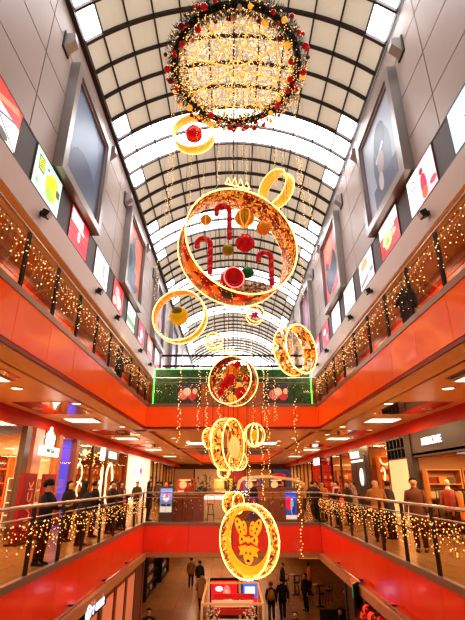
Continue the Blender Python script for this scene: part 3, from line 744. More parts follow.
for s in (-1,1):
    for (x,z,r) in ((.44,.50,.03),(.36,.34,.028),(.30,.22,.022),(.17,.42,.022),(.15,.28,.02),(.25,.02,.03)): dot(s*x,z,r,r*1.5)
    dot(s*.08,-.34,.028,.04)
dot(0,-.54,.07,.04)
# --- vertical strings of lights
strings=[(168,112,255,13.5),(172,150,215,15),(190,150,222,14.5),(203,172,205,16),(218,150,190,15.2),(233,146,184,15.6),(246,148,180,15.4),(275,118,185,12.6),(283,150,200,14.4),(297,110,196,12.8),(303,160,230,14.4),(312,190,262,15),
 (180,356,442,13.2),(199,360,430,14.8),(206.5,372,452,14.4),(254,352,448,15),(263,356,420,14.6),(268,362,476,13.8),(275,380,420,15.5),(296,398,452,12.8),(300,476,556,12.6),(219,398,424,14),(249,440,500,14.2),(263,446,500,14.8),(243,308,350,15.5),(228,300,345,15.5),(214,300,330,16.5),(252,330,352,16),(301,215,300,15.5),(158,220,300,16)]
for i,(u,v0,v1,Y) in enumerate(strings):
    p,_=atY(u,(v0+v1)/2,Y); a,_=atY(u,v0,Y); c,_=atY(u,v1,Y); x=p.x
    z1=c.z; z0=a.z
    if u<200: w='left of the hanging rings'
    elif u>270: w='right of the hanging rings'
    else: w='among the hanging rings'
    lv='in the upper air below the roof' if v0<235 else ('in front of the vault end' if v0<349 else ('before the orange fascia' if v0<400 else 'before the lower gallery'))
    left=sum(1 for q in strings if q[0]<u)
    t=thing('hanging_light_string','string of fairy lights %s, %s, %s from left'%({'l':'left of the rings','r':'right of the rings','a':'among the rings'}[w[0]],lv.replace('in the upper air below the roof','below the roof').replace('in front of the vault end','before the vault'),ORD[left] if left<24 else ['twenty-fifth','twenty-sixth','twenty-seventh','twenty-eighth','twenty-ninth','thirtieth'][left-24]),'string lights',(x,Y,z1))
    cb=MB(); cb.tube([(0,0,0),(0,0,ztop(x)-z1)],.004,3); cb.build('cable',M_WIRE,t)
    b=MB(); zc=0; L=z0-z1; k=0
    while zc<L:
        b.octa((random.uniform(-.05,.05),random.uniform(-.04,.04),zc),random.uniform(.013,.022)); zc+=.055*random.uniform(.6,1.8); k+=1
    b.build('bulbs',M_BULBW,t,kind='stuff')
# icicles hanging from the wreath rim
for i in range(14):
    a=2*PI*i/14+.1; x=wc.x+WR*.97*math.cos(a); y=wc.y+WR*.97*math.sin(a); z=wc.z+.1*math.sin(a)-.2; L=random.uniform(.8,2.2)
    side='far' if math.sin(a)>0 else 'near'
    t=thing('icicle_light_string','thin icicle string of lights dangling from the fir wreath rim','string lights',(x,y,z-L),group='icicle strings under the wreath')
    cb=MB(); cb.tube([(0,0,0),(0,0,L)],.004,3); cb.build('cable',M_WIRE,t)
    b=MB()
    for k in range(int(L/.09)): b.octa((random.uniform(-.03,.03),random.uniform(-.03,.03),k*.09),.014)
    b.build('bulbs',M_BULBW,t,kind='stuff')
# ================================================================= SHOPS, MIDDLE LEVEL
wn=[2]; wl=[0]
def room(side,y0,y1,z0,z1,xf,xb,wallm,floorm=None,lamp=40,lampcol=(1,.74,.46),glass=True,framem=None,mull=3,door=None):
    b=MB(); s=side
    b.b2((s*xb,y0,z0),(s*(xb+.15),y1,z1)); b.b2((s*(xf+.1),y0,z0),(s*xb,y0+.1,z1)); b.b2((s*(xf+.1),y1-.1,z0),(s*xb,y1,z1))
    wl[0]+=1; struct('wall_%s.%03d'%('left' if s<0 else 'right',wl[0]),b,wallm)
    if glass:
        b=MB(); b.b2((s*(xf+.05),y0+.1,z0+.05),(s*(xf+.07),y1-.1,z1-.05)); wn[0]+=1; struct('window_%d'%wn[0],b,M_SHOPGLASS)
    if framem:
        b=MB()
        for k in range(mull+1):
            y=y0+(y1-y0)*k/mull; b.b2((s*xf,y-.05,z0),(s*(xf+.12),y+.05,z1))
        b.b2((s*xf,y0,z1-.08),(s*(xf+.12),y1,z1)); struct(trim(),b,framem)
    if lamp: light('shop_lamp','AREA',(s*(xf+xb)/2,(y0+y1)/2,z1-.08),lamp*2.2,lampcol,min(2.5,y1-y0-1))
M_CREAMW=mat('cream_shop_wall',(236,206,160),.6,noise=.05,scale=2)
M_TANW=mat('tan_shop_wall',(196,140,84),.6,noise=.1,scale=2)
M_BROWNW=mat('brown_shop_wall',(140,84,44),.6,noise=.15,scale=2)
M_REDW=mat('red_shop_wall',(204,50,24),.5,noise=.1,scale=2)
M_DARKW=mat('dark_shop_wall',(60,44,36),.6,noise=.15,scale=2)
M_WOOD=wood_mat('shelf_wood',(150,98,54),(120,74,38)); M_KIOSK=wood_mat('kiosk_wood',(160,90,44),(128,66,30),.45)
ZC1=3.47
room(-1,5,18.3,0,ZC1,XS,11,M_CREAMW,lamp=150,framem=None)
room(-1,18.3,20.4,0,ZC1,XS,8.3,mat('violet_lit_wall',(110,96,220),.5,emit=(.22,.18,.95),es=.5),lamp=10,lampcol=(.6,.55,1))
room(-1,20.4,30.6,0,ZC1,XS,11,M_BROWNW,lamp=170,lampcol=(1,.66,.32),framem=mat('bronze_frame',(130,84,44),.35,.5),mull=4)
room(-1,39,47,0,ZC1,XS,11,M_CREAMW,lamp=120,framem=M_DARKSTEEL,mull=4)
room(-1,47,56,0,ZC1,XS,11,M_TANW,lamp=120,framem=M_DARKSTEEL,mull=4)
room(1,5,17.9,0,ZC1-.75,XS,11,M_TANW,lamp=120,lampcol=(1,.64,.3),framem=M_BLACK,mull=3,glass=False)
room(1,20.6,23.4,0,ZC1,XS,10,M_BROWNW,lamp=60,lampcol=(1,.66,.3),framem=mat('bronze_frame',(130,84,44),.35,.5),mull=1)
room(1,27.1,32.6,0,ZC1,XS,11,M_TANW,lamp=120,lampcol=(1,.7,.4),framem=M_DARKSTEEL,mull=2)
room(1,32.6,41,0,ZC1,XS,11,M_REDW,lamp=140,lampcol=(1,.6,.35),framem=M_BLACK,mull=2)
room(1,41,48,0,ZC1,XS,11,M_TANW,lamp=120,framem=M_DARKSTEEL,mull=3)
room(1,48,56,0,ZC1,XS,11,M_CREAMW,lamp=120,framem=M_DARKSTEEL,mull=3)
# pillars and solid facades
b=MB(); b.b2((-6.95,15.15,0),(-7.15,15.55,ZC1)); struct(trim(),b,mat('grey_pillar',(104,84,74),.4))
b=MB(); b.b2((-6.9,15.75,0),(-7.25,16.45,ZC1)); struct(trim(),b,mat('pink_pillar',(226,160,136),.45))
b=MB(); b.b2((-6.95,18.1,0),(-7.2,18.5,ZC1)); b.b2((-6.95,20.2,0),(-7.2,20.6,ZC1)); struct(trim(),b,mat('tan_pillar',(176,110,66),.4))
b=MB(); b.b2((7.0,3,2.58),(7.3,17.9,ZC1)); struct(trim(),b,mat('charcoal_signboard',(66,50,44),.45,noise=.1,scale=2))
b=MB(); b.b2((6.95,17.7,0),(7.2,18.25,ZC1)); struct(trim(),b,mat('charcoal_pillar',(58,42,36),.5))
b=MB(); b.b2((7.0,18.35,0),(7.2,20.5,2.62),0); b.b2((7.1,18.35,2.62),(7.2,20.5,ZC1),1)
for k in range(6): b.b2((6.97,18.3+k*.43,2.62),(7.1,18.36+k*.43,ZC1),2)
for z in (0.02,2.6,3.0,3.42): b.b2((6.97,18.3,z-.02),(7.1,20.5,z+.03),2)
struct('wall_right.020',b,[mat('cream_lit_panel',(250,214,160),.5,emit=(1,.72,.42),es=.35),mat('amber_grid_back',(170,110,60),.5),M_BLACK])
b=MB(); b.b2((6.98,23.4,0),(7.2,27.1,ZC1)); struct('wall_right.021',b,mat('black_facade',(16,14,16),.25))
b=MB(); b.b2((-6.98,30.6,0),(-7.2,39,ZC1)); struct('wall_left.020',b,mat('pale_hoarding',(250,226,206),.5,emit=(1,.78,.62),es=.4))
# prints on the pale hoarding (pink crown, product shapes)
t=thing('wall_mural','pale pink hoarding print with a magenta crown and small red figures','poster',(-6.97,34.6,1.75),(0,0,PI/2))
mb=MB(); ms=[]; picture(mb,ms,(255,232,216),[('r',.06,.22,.1,.09,(226,20,140)),('t',.02,.29,.04,.06,(226,20,140)),('t',.07,.3,.04,.07,(226,20,140)),('t',.11,.29,.04,.06,(226,20,140)),('r',-.2,.3,.3,.02,(240,170,180)),('r',-.22,.1,.1,.02,(230,150,180)),('r',0,.05,.3,.015,(240,170,180)),('e',-.1,-.1,.2,.14,(250,240,240)),('r',.0,-.26,.12,.1,(226,60,60)),('r',-.1,-.3,.1,.06,(90,40,60)),('r',-.02,-.4,.12,.05,(170,20,70)),('r',.32,-.2,.05,.1,(210,140,120)),('r',.32,-.36,.05,.12,(214,60,70))],7.6,3.1,.75)
mb.build('printed_sheet',ms,t)
# small helpers for signs
def facing(s): return (0,0,-PI/2*s)
t=thing('shop_sign','white lit crest above a white name box, hanging before the shoe shop','sign',(-6.62,16.4,2.72),facing(-1))
b=MB(); b.box((0,0,0),(1.55,.12,.30)); b.build('name_box',mat('white_lightbox',(250,252,255),.4,emit=(.9,.96,1),es=1.5,sample=False),t)
text('WOJAS',.27,mat('grey_letter',(90,110,120),.5),t,(0,-.07,0),(PI/2,0,0))
b=MB()
for s_ in (-1,1):
    b.poly([(s_*.0,0,.2),(s_*.34,0,.2),(s_*.40,0,.52),(s_*.30,0,.62),(s_*.2,0,.5),(s_*.18,0,.7),(s_*.0,0,.62)],(0,.06,0))
b.sphere((0,.03,.76),.11,12,8,sc=(1,.4,1)); b.build('crest',M_SIGNWHITE,t)
b=MB()
for x in (-.5,.5): b.tube([(x,0,.1),(x,0,.75)],.015,5)
b.build('hanger',M_DARKSTEEL,t)
t=thing('shop_sign','dark double sided box sign with pale letters, hanging by the amber shop on the left','sign',(-6.6,24.6,3.02),facing(-1))
b=MB(); b.box((0,0,0),(3.1,.16,.56)); b.build('box',M_BLACK,t)
text('KAZAR',.5,M_SIGNWHITE,t,(.2,-.09,0),(PI/2,0,0)); b=MB(); b.box((-1.5,-.02,0),(.16,.2,.6)); b.build('lit_end',M_SIGNWHITE,t)
t=thing('shop_sign','white letters MEDICINE on the charcoal signboard at right','sign',(6.98,15.82,3.06),facing(1))
text('MEDICINE',.36,M_SIGNWHITE,t,(0,-.01,0),(PI/2,0,0),xs=.98,ext=.02)
b=MB(); b.box((0,.02,-.17),(1.7,.02,.02)); b.build('mounting_bar',M_BLACK,t)
t=thing('shop_sign','two lines of white lettering on the black facade at right','sign',(6.96,25.7,3.02),facing(1))
text('VISTULA',.5,M_SIGNWHITE,t,(-.3,-.01,.08),(PI/2,0,0)); b=MB(); b.box((.1,-.01,-.24),(2.3,.03,.10)); b.build('underline',M_SIGNWHITE,t)
t=thing('wall_light','glowing pale oval on the black facade at right','lamp',(6.95,24.9,1.95),facing(1))
b=MB(); b.sphere((0,0,0),.3,16,10,sc=(1,.3,1.5)); b.build('globe',mat('pale_oval',(200,220,215),.4,emit=(.75,.85,.8),es=.9,sample=False),t); b=MB(); b.box((0,.04,0),(1.5,.04,2.2)); b.build('backing_panel',mat('teal_black',(34,44,44),.3),t)
t=thing('shop_sign','small white lit box sign above the red shop at right','sign',(6.7,36.5,3.2),facing(1))
b=MB(); b.box((0,0,0),(1.9,.14,.5)); b.build('lit_box',M_SIGNWHITE,t); b=MB(); b.box((0,.1,0),(2.1,.1,.6)); b.build('backing',M_BLACK,t)
t=thing('light_poster','bright picture panel of a pale figure inside the red shop at right','poster',(8.6,36.0,1.6),facing(1))
mb=MB(); ms=[]; picture(mb,ms,(236,150,90),[('e',0,.1,.5,.5,(255,236,220)),('e',.05,-.25,.5,.3,(200,60,60)),('r',-.2,.2,.1,.3,(180,160,220))],2.0,2.4,1.0); mb.build('printed_sheet',ms,t); b=MB(); b.box((0,.05,0),(2.2,.06,2.6)); b.build('frame',M_REDW,t)
t=thing('light_poster','blue violet glowing display with pale shapes in the niche left of the amber shop','poster',(-8.1,19.35,1.9),facing(-1))
mb=MB(); ms=[]; picture(mb,ms,(70,70,230),[('e',0,.3,.5,.16,(240,170,110)),('t',0,.2,.5,.4,(130,130,250)),('e',-.1,-.05,.5,.2,(220,220,250)),('r',0,-.3,.8,.3,(50,40,190)),('e',.1,-.1,.3,.12,(90,50,40))],1.7,2.9,.9); mb.build('printed_sheet',ms,t)
b=MB(); b.box((0,.05,0),(1.75,.05,2.95)); b.build('frame',M_BLACK,t)
# maroon vertical banners before the shoe shop
for i,(y,tx,lb) in enumerate(((14.35,'BLACK','maroon standing banner with pale vertical letters, nearer the camera')
    ,(15.95,'S MAX','maroon standing banner with pale vertical letters, beside the pink pillar'))):
    t=thing('standing_banner',lb,'sign',(-6.3,y,0),facing(-1))
    b=MB(); b.box((0,0,1.0),(.95,.12,1.9)); b.build('banner_panel',mat('maroon_banner',(126,12,22),.5,emit=(.35,.0,.01),es=.25),t)
    text(tx,.46,mat('pale_print',(226,170,150),.5),t,(.12,-.07,1.02),(PI/2,-PI/2,0))
    b=MB(); b.box((0,0,.025),(1.0,.4,.05)); b.build('base',M_DARKSTEEL,t)
# oval mirror ring and pendant lights in amber shops
def hoop_light(label,loc,rx,rz,s,part=1.0,a0=0,r=.035):
    t=thing('hoop_light',label,'lamp',loc,facing(s)); b=MB(); n_=26
    b.tube([(rx*math.cos(a0+2*PI*part*k/n_),0,rz*math.sin(a0+2*PI*part*k/n_)) for k in range(n_+(part<1))],r,6,closed=part>=1); b.build('glowing_tube',mat('shop_neon',(255,240,210),.3,emit=(1,.82,.5),es=2.4,sample=False),t)
    b=MB(); b.tube([(0,0,rz),(0,0,ZC1-loc[2])],.008,4); b.build('hanging_cable',M_WIRE,t)
hoop_light('white oval hoop light in the left amber shop window',(-7.5,28.2,1.6),.75,1.15,-1,r=.06)
t=thing('display_mannequin_bust','bright white bust standing inside the oval hoop in the left amber shop','mannequin',(-7.7,27.5,0.0))
b=MB(); b.lathe([(.2,0),(.22,.04),(.05,.08),(.05,.9),(.2,1.0),(.26,1.3),(.3,1.6),(.14,1.8),(.1,1.9),(.18,2.1),(.12,2.3)],16); b.build('torso',mat('bright_white',(250,248,240),.4,emit=(1,.95,.85),es=1.0,sample=False),t)
b=MB(); b.sphere((0,0,2.4),.17,12,8,sc=(.8,1,1.1)); b.build('head',MATS['bright_white'],t)
for i,(y,z,rx,rz,p,a) in enumerate(((21.6,2.75,1.0,.35,.5,PI),(22.6,2.1,.42,.42,.72,-1.9),(22.9,1.35,.4,.3,1,0))):
    hoop_light(['crescent shaped light high in the left amber shop','yellow C shaped light in the left amber shop','bright round light low in the left amber shop'][i],(-7.5,y,z),rx,rz,-1,p,a)
for i,(y,z,rx,rz,p,a) in enumerate(((22.5,2.8,.75,.3,.5,PI),(23.0,2.05,.26,.32,.62,-1.2),(21.7,1.5,.34,.42,.62,1.4))):
    hoop_light(['smile shaped light high in the right amber shop','half moon light near the black facade','yellow C shaped light low in the right amber shop'][i],(7.5,y,z),rx,rz,1,p,a)
# --- goods -----------------------------------------------------------------------
def shelf_unit(label,loc,s,w,h,d,rows_,m=None):
    t=thing('shelf_unit',label,'shelf',loc,facing(s)); m=m or M_WOOD
    for x in (-w/2,w/2): b=MB(); b.box((x,d/2,h/2),(.05,d,h)); b.build('side_panel',m,t)
    for k in range(rows_): b=MB(); b.box((0,d/2,.12+k*(h-.14)/(rows_-1)),(w-.05,d,.04)); b.build('shelf',m,t)
    b=MB(); b.box((0,d-.01,h/2),(w,.02,h)); b.build('back_panel',m,t)
    return t
def shoe_mb():
    b=MB(); R=[]
    for y,w,h in ((-.14,.02,.03),(-.12,.04,.055),(-.06,.05,.08),(.0,.042,.10),(.06,.04,.17),(.11,.045,.2),(.13,.03,.2)):
        R.append([Vector((w*math.cos(a),y,max(0,h/2+h/2*math.sin(a)))) for a in [2*PI*k/10 for k in range(10)]])
    b.rings(R); return b
def bag_mb():
    b=MB(); b.box((0,0,.14),(.34,.14,.28),taper=.82); return b
def item(name,label,cat,group,build,loc,rz,mats,proto={}):
    key=(name,mats if not isinstance(mats,(list,tuple)) else tuple(mats))
    if key not in proto:
        o=build(mats); proto[key]=o.data
        if o.name!=name: pass
    else:
        o=bpy.data.objects.new(name,proto[key]); COL.objects.link(o)
    o.location=loc; o.rotation_euler=(0,0,rz); tag(o,label,cat,group); return o
mk_shoe=lambda m: shoe_mb().build('shoe',m); 
def mk_bag(m):
    b=bag_mb(); b.tube([(.12*math.cos(PI*k/8),0,.28+.14*math.sin(PI*k/8)) for k in range(9)],.012,5); return b.build('handbag',m)
SH=[mat('shoe_black',(30,22,20),.3),mat('shoe_brown',(92,48,24),.35),mat('shoe_tan',(170,104,52),.4)]
def fill(loc,s,w,h,d,rows_,kind,label,cat,group,ms,step,dz=.02):
    for k in range(1,rows_):
        z=loc[2]+.14+(k-1)*(h-.14)/(rows_-1)+dz-.02
        q=int((w-.2)/step)
        for i in range(q):
            x=-w/2+.1+step*(i+.5)
            y=loc[1]+x*(1 if s<0 else -1); X=loc[0]+s*(d/2)
            item(kind,label,cat,group,{'shoe':mk_shoe,'handbag':mk_bag,'box':mk_box,'bottle':mk_bottle,'folded_clothes':mk_fold}[kind],(X,y,z+.002),(-PI/2*s)+random.uniform(-.25,.25)*(kind=='shoe'),random.choice(ms))
def mk_box(m): b=MB(); b.box((0,0,.11),(.2,.16,.22)); b.box((0,-.082,.13),(.14,.006,.1)); return b.build('box',m)
def mk_bottle(m): b=MB(); b.lathe([(.045,0),(.05,.02),(.05,.16),(.02,.2),(.02,.26),(.025,.27)],10); return b.build('bottle',m)
def mk_fold(m):
    b=MB()
    for k in range(4): b.box((random.uniform(-.01,.01),0,.03+k*.055),(.3,.24,.05))
    return b.build('folded_clothes',m)
for j,(x,y,w) in enumerate(((-10.5,15.0,2.6),(-10.5,17.2,1.7),(-9.0,17.9,.9))):
    pass
def dress(label,x0,x1,yface,h,rows_,m,kind,cat,itemlabel,ms,step,z=0,d=.45):
    """a shelf against the far partition of a shop, facing the camera end, and its goods"""
    xc=(x0+x1)/2; w=abs(x1-x0); t=thing('shelf_unit',label,'shelf',(xc,yface-d-.02,z))
    for x in (-w/2,w/2): b=MB(); b.box((x,d/2,h/2),(.05,d,h)); b.build('side_panel',m,t)
    for k in range(rows_): b=MB(); b.box((0,d/2,.12+k*(h-.14)/(rows_-1)),(w-.05,d,.04)); b.build('shelf',m,t)
    b=MB(); b.box((0,d-.01,h/2),(w,.02,h)); b.build('back_panel',M_CREAMW if m==M_WHITEPAINT else m,t)
    fn={'shoe':mk_shoe,'handbag':mk_bag,'box':mk_box,'bottle':mk_bottle,'folded_clothes':mk_fold}[kind]
    for k in range(1,rows_):
        zz=z+.14+(k-1)*(h-.14)/(rows_-1)+.002; q=int((w-.15)/step)
        for i in range(q):
            item(kind,itemlabel,cat,itemlabel.split(' on the ')[0]+'s on the '+itemlabel.split(' on the ')[1],fn,(xc-w/2+.08+step*(i+.5),yface-d*.55,zz),random.uniform(-.4,.4)+(PI/2 if kind=='shoe' and random.random()<.4 else 0),random.choice(ms))
dress('white shoe shelf on the far wall of the left shoe shop',-8.55,-7.25,18.2,1.85,5,M_WHITEPAINT,'shoe','shoe','dark shoe on the white shelf of the left shoe shop',SH[:2],.24)
dress('tall orange wood shelf at the left end of the shoe shop wall',-9.35,-8.65,18.2,2.7,6,mat('orange_wood',(236,126,44),.45),'handbag','handbag','brown handbag on the orange wood shelf',[mat('bag_brown',(90,44,26),.4),mat('bag_wine',(96,20,28),.4)],.5)
dress('white shelf at the far left of the shoe shop wall',-10.8,-9.5,18.2,2.2,5,M_WHITEPAINT,'shoe','shoe','dark shoe on the farther white shelf of the shoe shop',SH,.24)
dress('wooden wall shelf at the back of the right clothes shop, left part',7.3,8.55,17.8,2.15,5,mat('honey_wood',(200,130,66),.45),'folded_clothes','folded clothes','stack of folded clothes on the left wall shelf',[mat('cloth_'+g[0],g[1],.8,noise=.15,scale=12) for g in (('olive',(96,86,44)),('rust',(150,60,30)),('cream',(216,190,150)),('navy',(34,40,64)),('wine',(110,24,34)),('orange',(226,132,40)))],.34)
dress('wooden wall shelf at the back of the right clothes shop, right part',8.65,9.9,17.8,2.15,5,MATS['honey_wood'],'handbag','handbag','coloured handbag on the right wall shelf',[mat('bag_brown',(90,44,26),.4),mat('bag_red',(190,40,40),.4),mat('bag_sand',(214,170,110),.5),mat('bag_black',(24,20,22),.4)],.4)
dress('amber lit cabinet on the far wall of the left amber shop',-10.8,-7.3,30.5,2.7,6,mat('amber_wood',(214,130,56),.45),'bottle','bottle','small bottle on the amber lit cabinet',[mat('amber_glass',(220,140,50),.15,emit=(.9,.4,.08),es=.5,sample=False),mat('pale_bottle',(250,226,180),.2),SH[0]],.22)
dress('amber lit cabinet on the far wall of the right amber shop',7.3,9.8,23.3,2.9,6,MATS['amber_wood'],'bottle','bottle','small bottle on the right amber cabinet',[MATS['amber_glass'],MATS['pale_bottle'],mat('red_bottle',(190,40,30),.3)],.22)
dress('tan lit shelf on the far wall of the shop beside the black facade',7.3,10.5,32.5,2.5,5,MATS['honey_wood'],'box','box','small box on the tan lit shelf',[mat('box_%d'%k,c,.5) for k,c in enumerate(((190,60,40),(220,190,150),(60,50,60),(200,140,60)))],.36)
dress('red shop shelf on its far wall',7.3,10.5,40.9,2.6,5,M_REDW,'box','box','small box on the red shop shelf',[mat('box_1',(220,190,150),.5),mat('box_3',(200,140,60),.5)],.5)
dress('bright shelf on the far wall of the left cream shop',-10.5,-7.3,46.9,2.6,5,M_WHITEPAINT,'box','box','small box on the bright left shelf',[mat('box_1',(220,190,150),.5),mat('box_2',(60,50,60),.5)],.5)
# hanging glitter of little lamps inside the two amber shops
for s_,x0,x1,y0,y1,nm in ((-1,-8.8,-7.3,21,30,'left'),(1,7.3,8.6,20.9,22.7,'right')):
    t=thing('glitter_garland','cluster of tiny warm lamps hanging from the ceiling of the %s amber shop'%nm,'string lights',((x0+x1)/2,(y0+y1)/2,2.0))
    b=MB(); c=MB()
    for i in range(60 if s_<0 else 34):
        x=random.uniform(x0,x1)-(x0+x1)/2; y=random.uniform(y0,y1)-(y0+y1)/2; l=random.uniform(.1,1.3); c.tube([(x,y,1.45),(x,y,1.45-l)],.004,3)
        for k in range(3): b.octa((x+random.uniform(-.1,.1),y+random.uniform(-.1,.1),1.45-l*random.uniform(.3,1)),random.uniform(.02,.05))
    c.build('cables',M_WIRE,t); b.build('lamps',M_BULBW,t,kind='stuff')
for i,(s,x,y,w,lb) in enumerate(((-1,-10.4,43,6.5,'tall white shelf in the far left cream shop'),(-1,-10.4,51.5,7,'tall wooden shelf in the farthest left shop'),(1,10.4,44.5,5.6,'tall wooden shelf in the far right tan shop'),(1,10.4,52,6.5,'tall white shelf in the farthest right shop'),(1,10.4,30,4.4,'low lit shelf in the tan shop beside the black facade'))):
    shelf_unit(lb,(x,y,0),s,w,2.4,.5,5,M_WOOD if i%2 else M_WHITEPAINT)
    fill((x,y,0),s,w,2.4,.5,5,'box','small box on the '+lb,'box','boxes on the '+lb,[mat('box_%d'%k,c,.5) for k,c in enumerate(((190,60,40),(220,190,150),(60,50,60),(200,140,60)))],.62)
# clothes shop at right: racks, folded stacks, mannequins, backpack, lamp, plant
def garment_mb(l=.85,w=.42):
    b=MB(); R=[]
    for z,a,d in ((0,w*.55,.07),(-.06,w*.98,.09),(-.3,w*.8,.11),(-l*.8,w*.85,.12),(-l,w*.9,.12)):
        R.append([Vector((a/2*math.cos(q),d*math.sin(q)*.7,z)) for q in [2*PI*k/12 for k in range(12)]])
    b.rings(R)
    for s_ in (-1,1): b.tube([(s_*w*.42,0,-.06),(s_*w*.56,0,-.3),(s_*w*.58,.02,-.62)],[.06,.05,.04],8)
    return b
def rack(label,loc,L,rz):
    t=thing('clothes_rack',label,'rack',loc,(0,0,rz))
    b=MB(); b.tube([(-L/2,0,1.45),(L/2,0,1.45)],.018,6); b.build('hanging_rail',M_BLACK,t)
    for x in (-L/2,L/2):
        b=MB(); b.tube([(x,0,0),(x,0,1.45)],.018,6); b.build('upright',M_BLACK,t)
        b=MB(); b.box((x,0,.02),(.05,.5,.04)); b.build('foot',M_BLACK,t)
    return t
GC=[('olive',(96,86,44)),('grey',(84,84,86)),('orange',(226,132,40)),('black',(26,24,26)),('rust',(150,60,30)),('cream',(216,190,150)),('navy',(34,40,64)),('wine',(110,24,34))]
gp={}
def garment(col,label,loc,rz,group=None):
    nm,c=GC[col]
    if col not in gp:
        o=garment_mb().build('hanging_coat',mat('cloth_'+nm,c,.8,noise=.15,scale=12)); gp[col]=o.data
    else: o=bpy.data.objects.new('hanging_coat',gp[col]); COL.objects.link(o)
    o.location=loc; o.rotation_euler=(0,0,rz); return tag(o,label,'coat',group)
for j,(x,y,L,cols,where) in enumerate(((7.95,16.9,1.25,(0,1,2,1,0,3,4),'rear'),(8.6,15.9,1.1,(3,4,5,3,6,7),'middle'),(7.8,15.0,1.4,(2,5,3,0,7),'front'))):
    rack('black clothes rack, the %s one of the clothes shop at right'%where,(x,y,0),L,0)
    seen={}
    for i,c in enumerate(cols):
        seen[c]=seen.get(c,0)+1
        nth='' if cols.count(c)==1 else ' (the %s such)'%('farther' if seen[c]==2 else 'nearer')
        garment(c,'%s coat on the %s rack of the right clothes shop%s'%(GC[c][0],where,nth),(x-L/2+.15+(L-.3)*i/(len(cols)-1),y,1.43),PI/2-.35)
def mannequin(label,loc,rz,c,hatc=None):
    t=thing('mannequin',label,'mannequin',loc,(0,0,rz))
    b=MB(); b.lathe([(.16,0),(.16,.02),(.02,.04),(.02,.85)],12); b.build('stand',M_BLACK,t)
    b=MB(); b.rings([[Vector((w*math.cos(q),d*math.sin(q),z)) for q in [2*PI*k/14 for k in range(14)]] for z,w,d in ((.8,.17,.12),(1.0,.15,.11),(1.25,.19,.13),(1.4,.2,.11),(1.47,.08,.07),(1.56,.06,.06))]); b.build('torso',mat('mannequin_skin',(206,170,140),.5),t)
    b=MB(); b.rings([[Vector((w*math.cos(q),d*math.sin(q),z)) for q in [2*PI*k/14 for k in range(14)]] for z,w,d in ((.75,.21,.15),(1.0,.18,.14),(1.25,.21,.15),(1.41,.215,.125),(1.47,.1,.09))])
    for s_ in (-1,1): b.tube([(s_*.19,0,1.38),(s_*.25,0,1.1),(s_*.25,-.05,.85)],[.07,.055,.045],8)
    b.build('jacket',mat('cloth_'+GC[c][0],GC[c][1],.8),t)
    b=MB(); b.sphere((0,0,1.67),.1,12,8,sc=(.85,1,1.2)); b.build('head',MATS['mannequin_skin'],t)
mannequin('mannequin in a rust jacket in the left part of the right clothes shop window',(7.4,16.1,0.0),-.5,4)
mannequin('mannequin in an orange jacket between the racks of the right clothes shop',(8.75,16.5,0),-.3,2)
t=thing('backpack','dark backpack hanging high in the clothes shop at right','backpack',(8.95,16.2,1.75),(0,0,-.4))
b=MB(); b.sphere((0,0,.25),.3,14,10,sc=(.8,.5,1.1)); b.build('body',M_BLACK,t); b=MB(); b.tube([(-.12,-.12,.5),(0,-.16,.62),(.12,-.12,.5)],.02,6); b.build('handle',M_BLACK,t); b=MB(); b.sphere((0,-.13,.14),.2,12,8,sc=(.8,.35,.6)); b.build('front_pocket',mat('dark_cloth',(40,38,44),.8),t)
t=thing('pendant_lamp','black pendant lamp hanging over the back of the clothes shop at right','lamp',(8.6,15.6,2.25))
b=MB(); b.lathe([(.05,.22),(.08,.2),(.26,0),(.25,0),(.07,.18)],16); b.build('shade',M_BLACK,t); b=MB(); b.tube([(0,0,.2),(0,0,.45)],.012,5); b.build('cord',M_BLACK,t)
b=MB()
for k,(x0,x1,i) in enumerate(((-9,-5.2,0),(-5,-1.4,1),(-1.2,1.6,2),(1.8,5.2,0),(5.4,9,3))):
    b.b2((x0,61.6,.1),(x1,61.7,3.3),i)
struct('wall_back.001',b,[mat('far_amber',(170,104,52),.5,emit=(1,.5,.16),es=.12),mat('far_cream',(190,140,96),.5,emit=(1,.6,.3),es=.15),mat('far_red',(150,30,22),.5,emit=(.8,.08,.03),es=.15),mat('far_blue',(100,90,120),.5,emit=(.3,.3,.6),es=.1)])
# ================================================================= CEILING LIGHTS (middle level)
def square_light(label,loc,w,d):
    t=thing('ceiling_light',label,'ceiling light',loc)
    b=MB(); b.box((0,0,0),(w,d,.03)); b.build('diffuser',M_LAMP,t)
    b=MB()
    for x in (-w/2,w/2): b.box((x,0,0),(.05,d+.05,.05))
    for y in (-d/2,d/2): b.box((0,y,0),(w,.05,.05))
    b.build('frame',M_WHITEPAINT,t)
for s,nm in ((-1,'left'),(1,'right')):
    for k,y in enumerate((9.5,17.0,24.5,33,42)): square_light('square white ceiling panel light over the %s middle gallery, %s from the front'%(nm,ORD[k]),(s*5.75,y,3.905),1.15,1.15)
    for k,(x,y) in enumerate(((5.5,11.0),(4.75,13.3),(6.3,14.2),(4.75,19.2),(6.3,20.5),(5.3,21.3),(4.75,22.5),(6.4,24.2),(5.0,26.5),(6.3,29),(5.0,31),(6.3,35.5),(5,38),(6.3,40.5),(5,44.5),(6.3,48),(5,51))):
        t=thing('downlight','round recessed downlight in the %s middle gallery ceiling, %s from the front'%(nm,ORD[k]),'ceiling light',(s*x,y,3.915))
        b=MB(); b.lathe([(.13,0),(.16,-.015),(.17,.0),(.17,.012),(.13,.012)],16); b.build('trim_ring',M_WHITEPAINT,t)
        b=MB(); b.lathe([(.001,-.004),(.13,-.004),(.13,.006)],16); b.build('glowing_lens',M_LAMPD,t)
square_light('big square ceiling panel light under the top bridge, left of the narrow gold ring',(-2.2,27.6,3.905),1.15,1.8)
square_light('big square ceiling panel light under the top bridge, right of the narrow gold ring',(2.1,27.6,3.905),1.15,1.8)
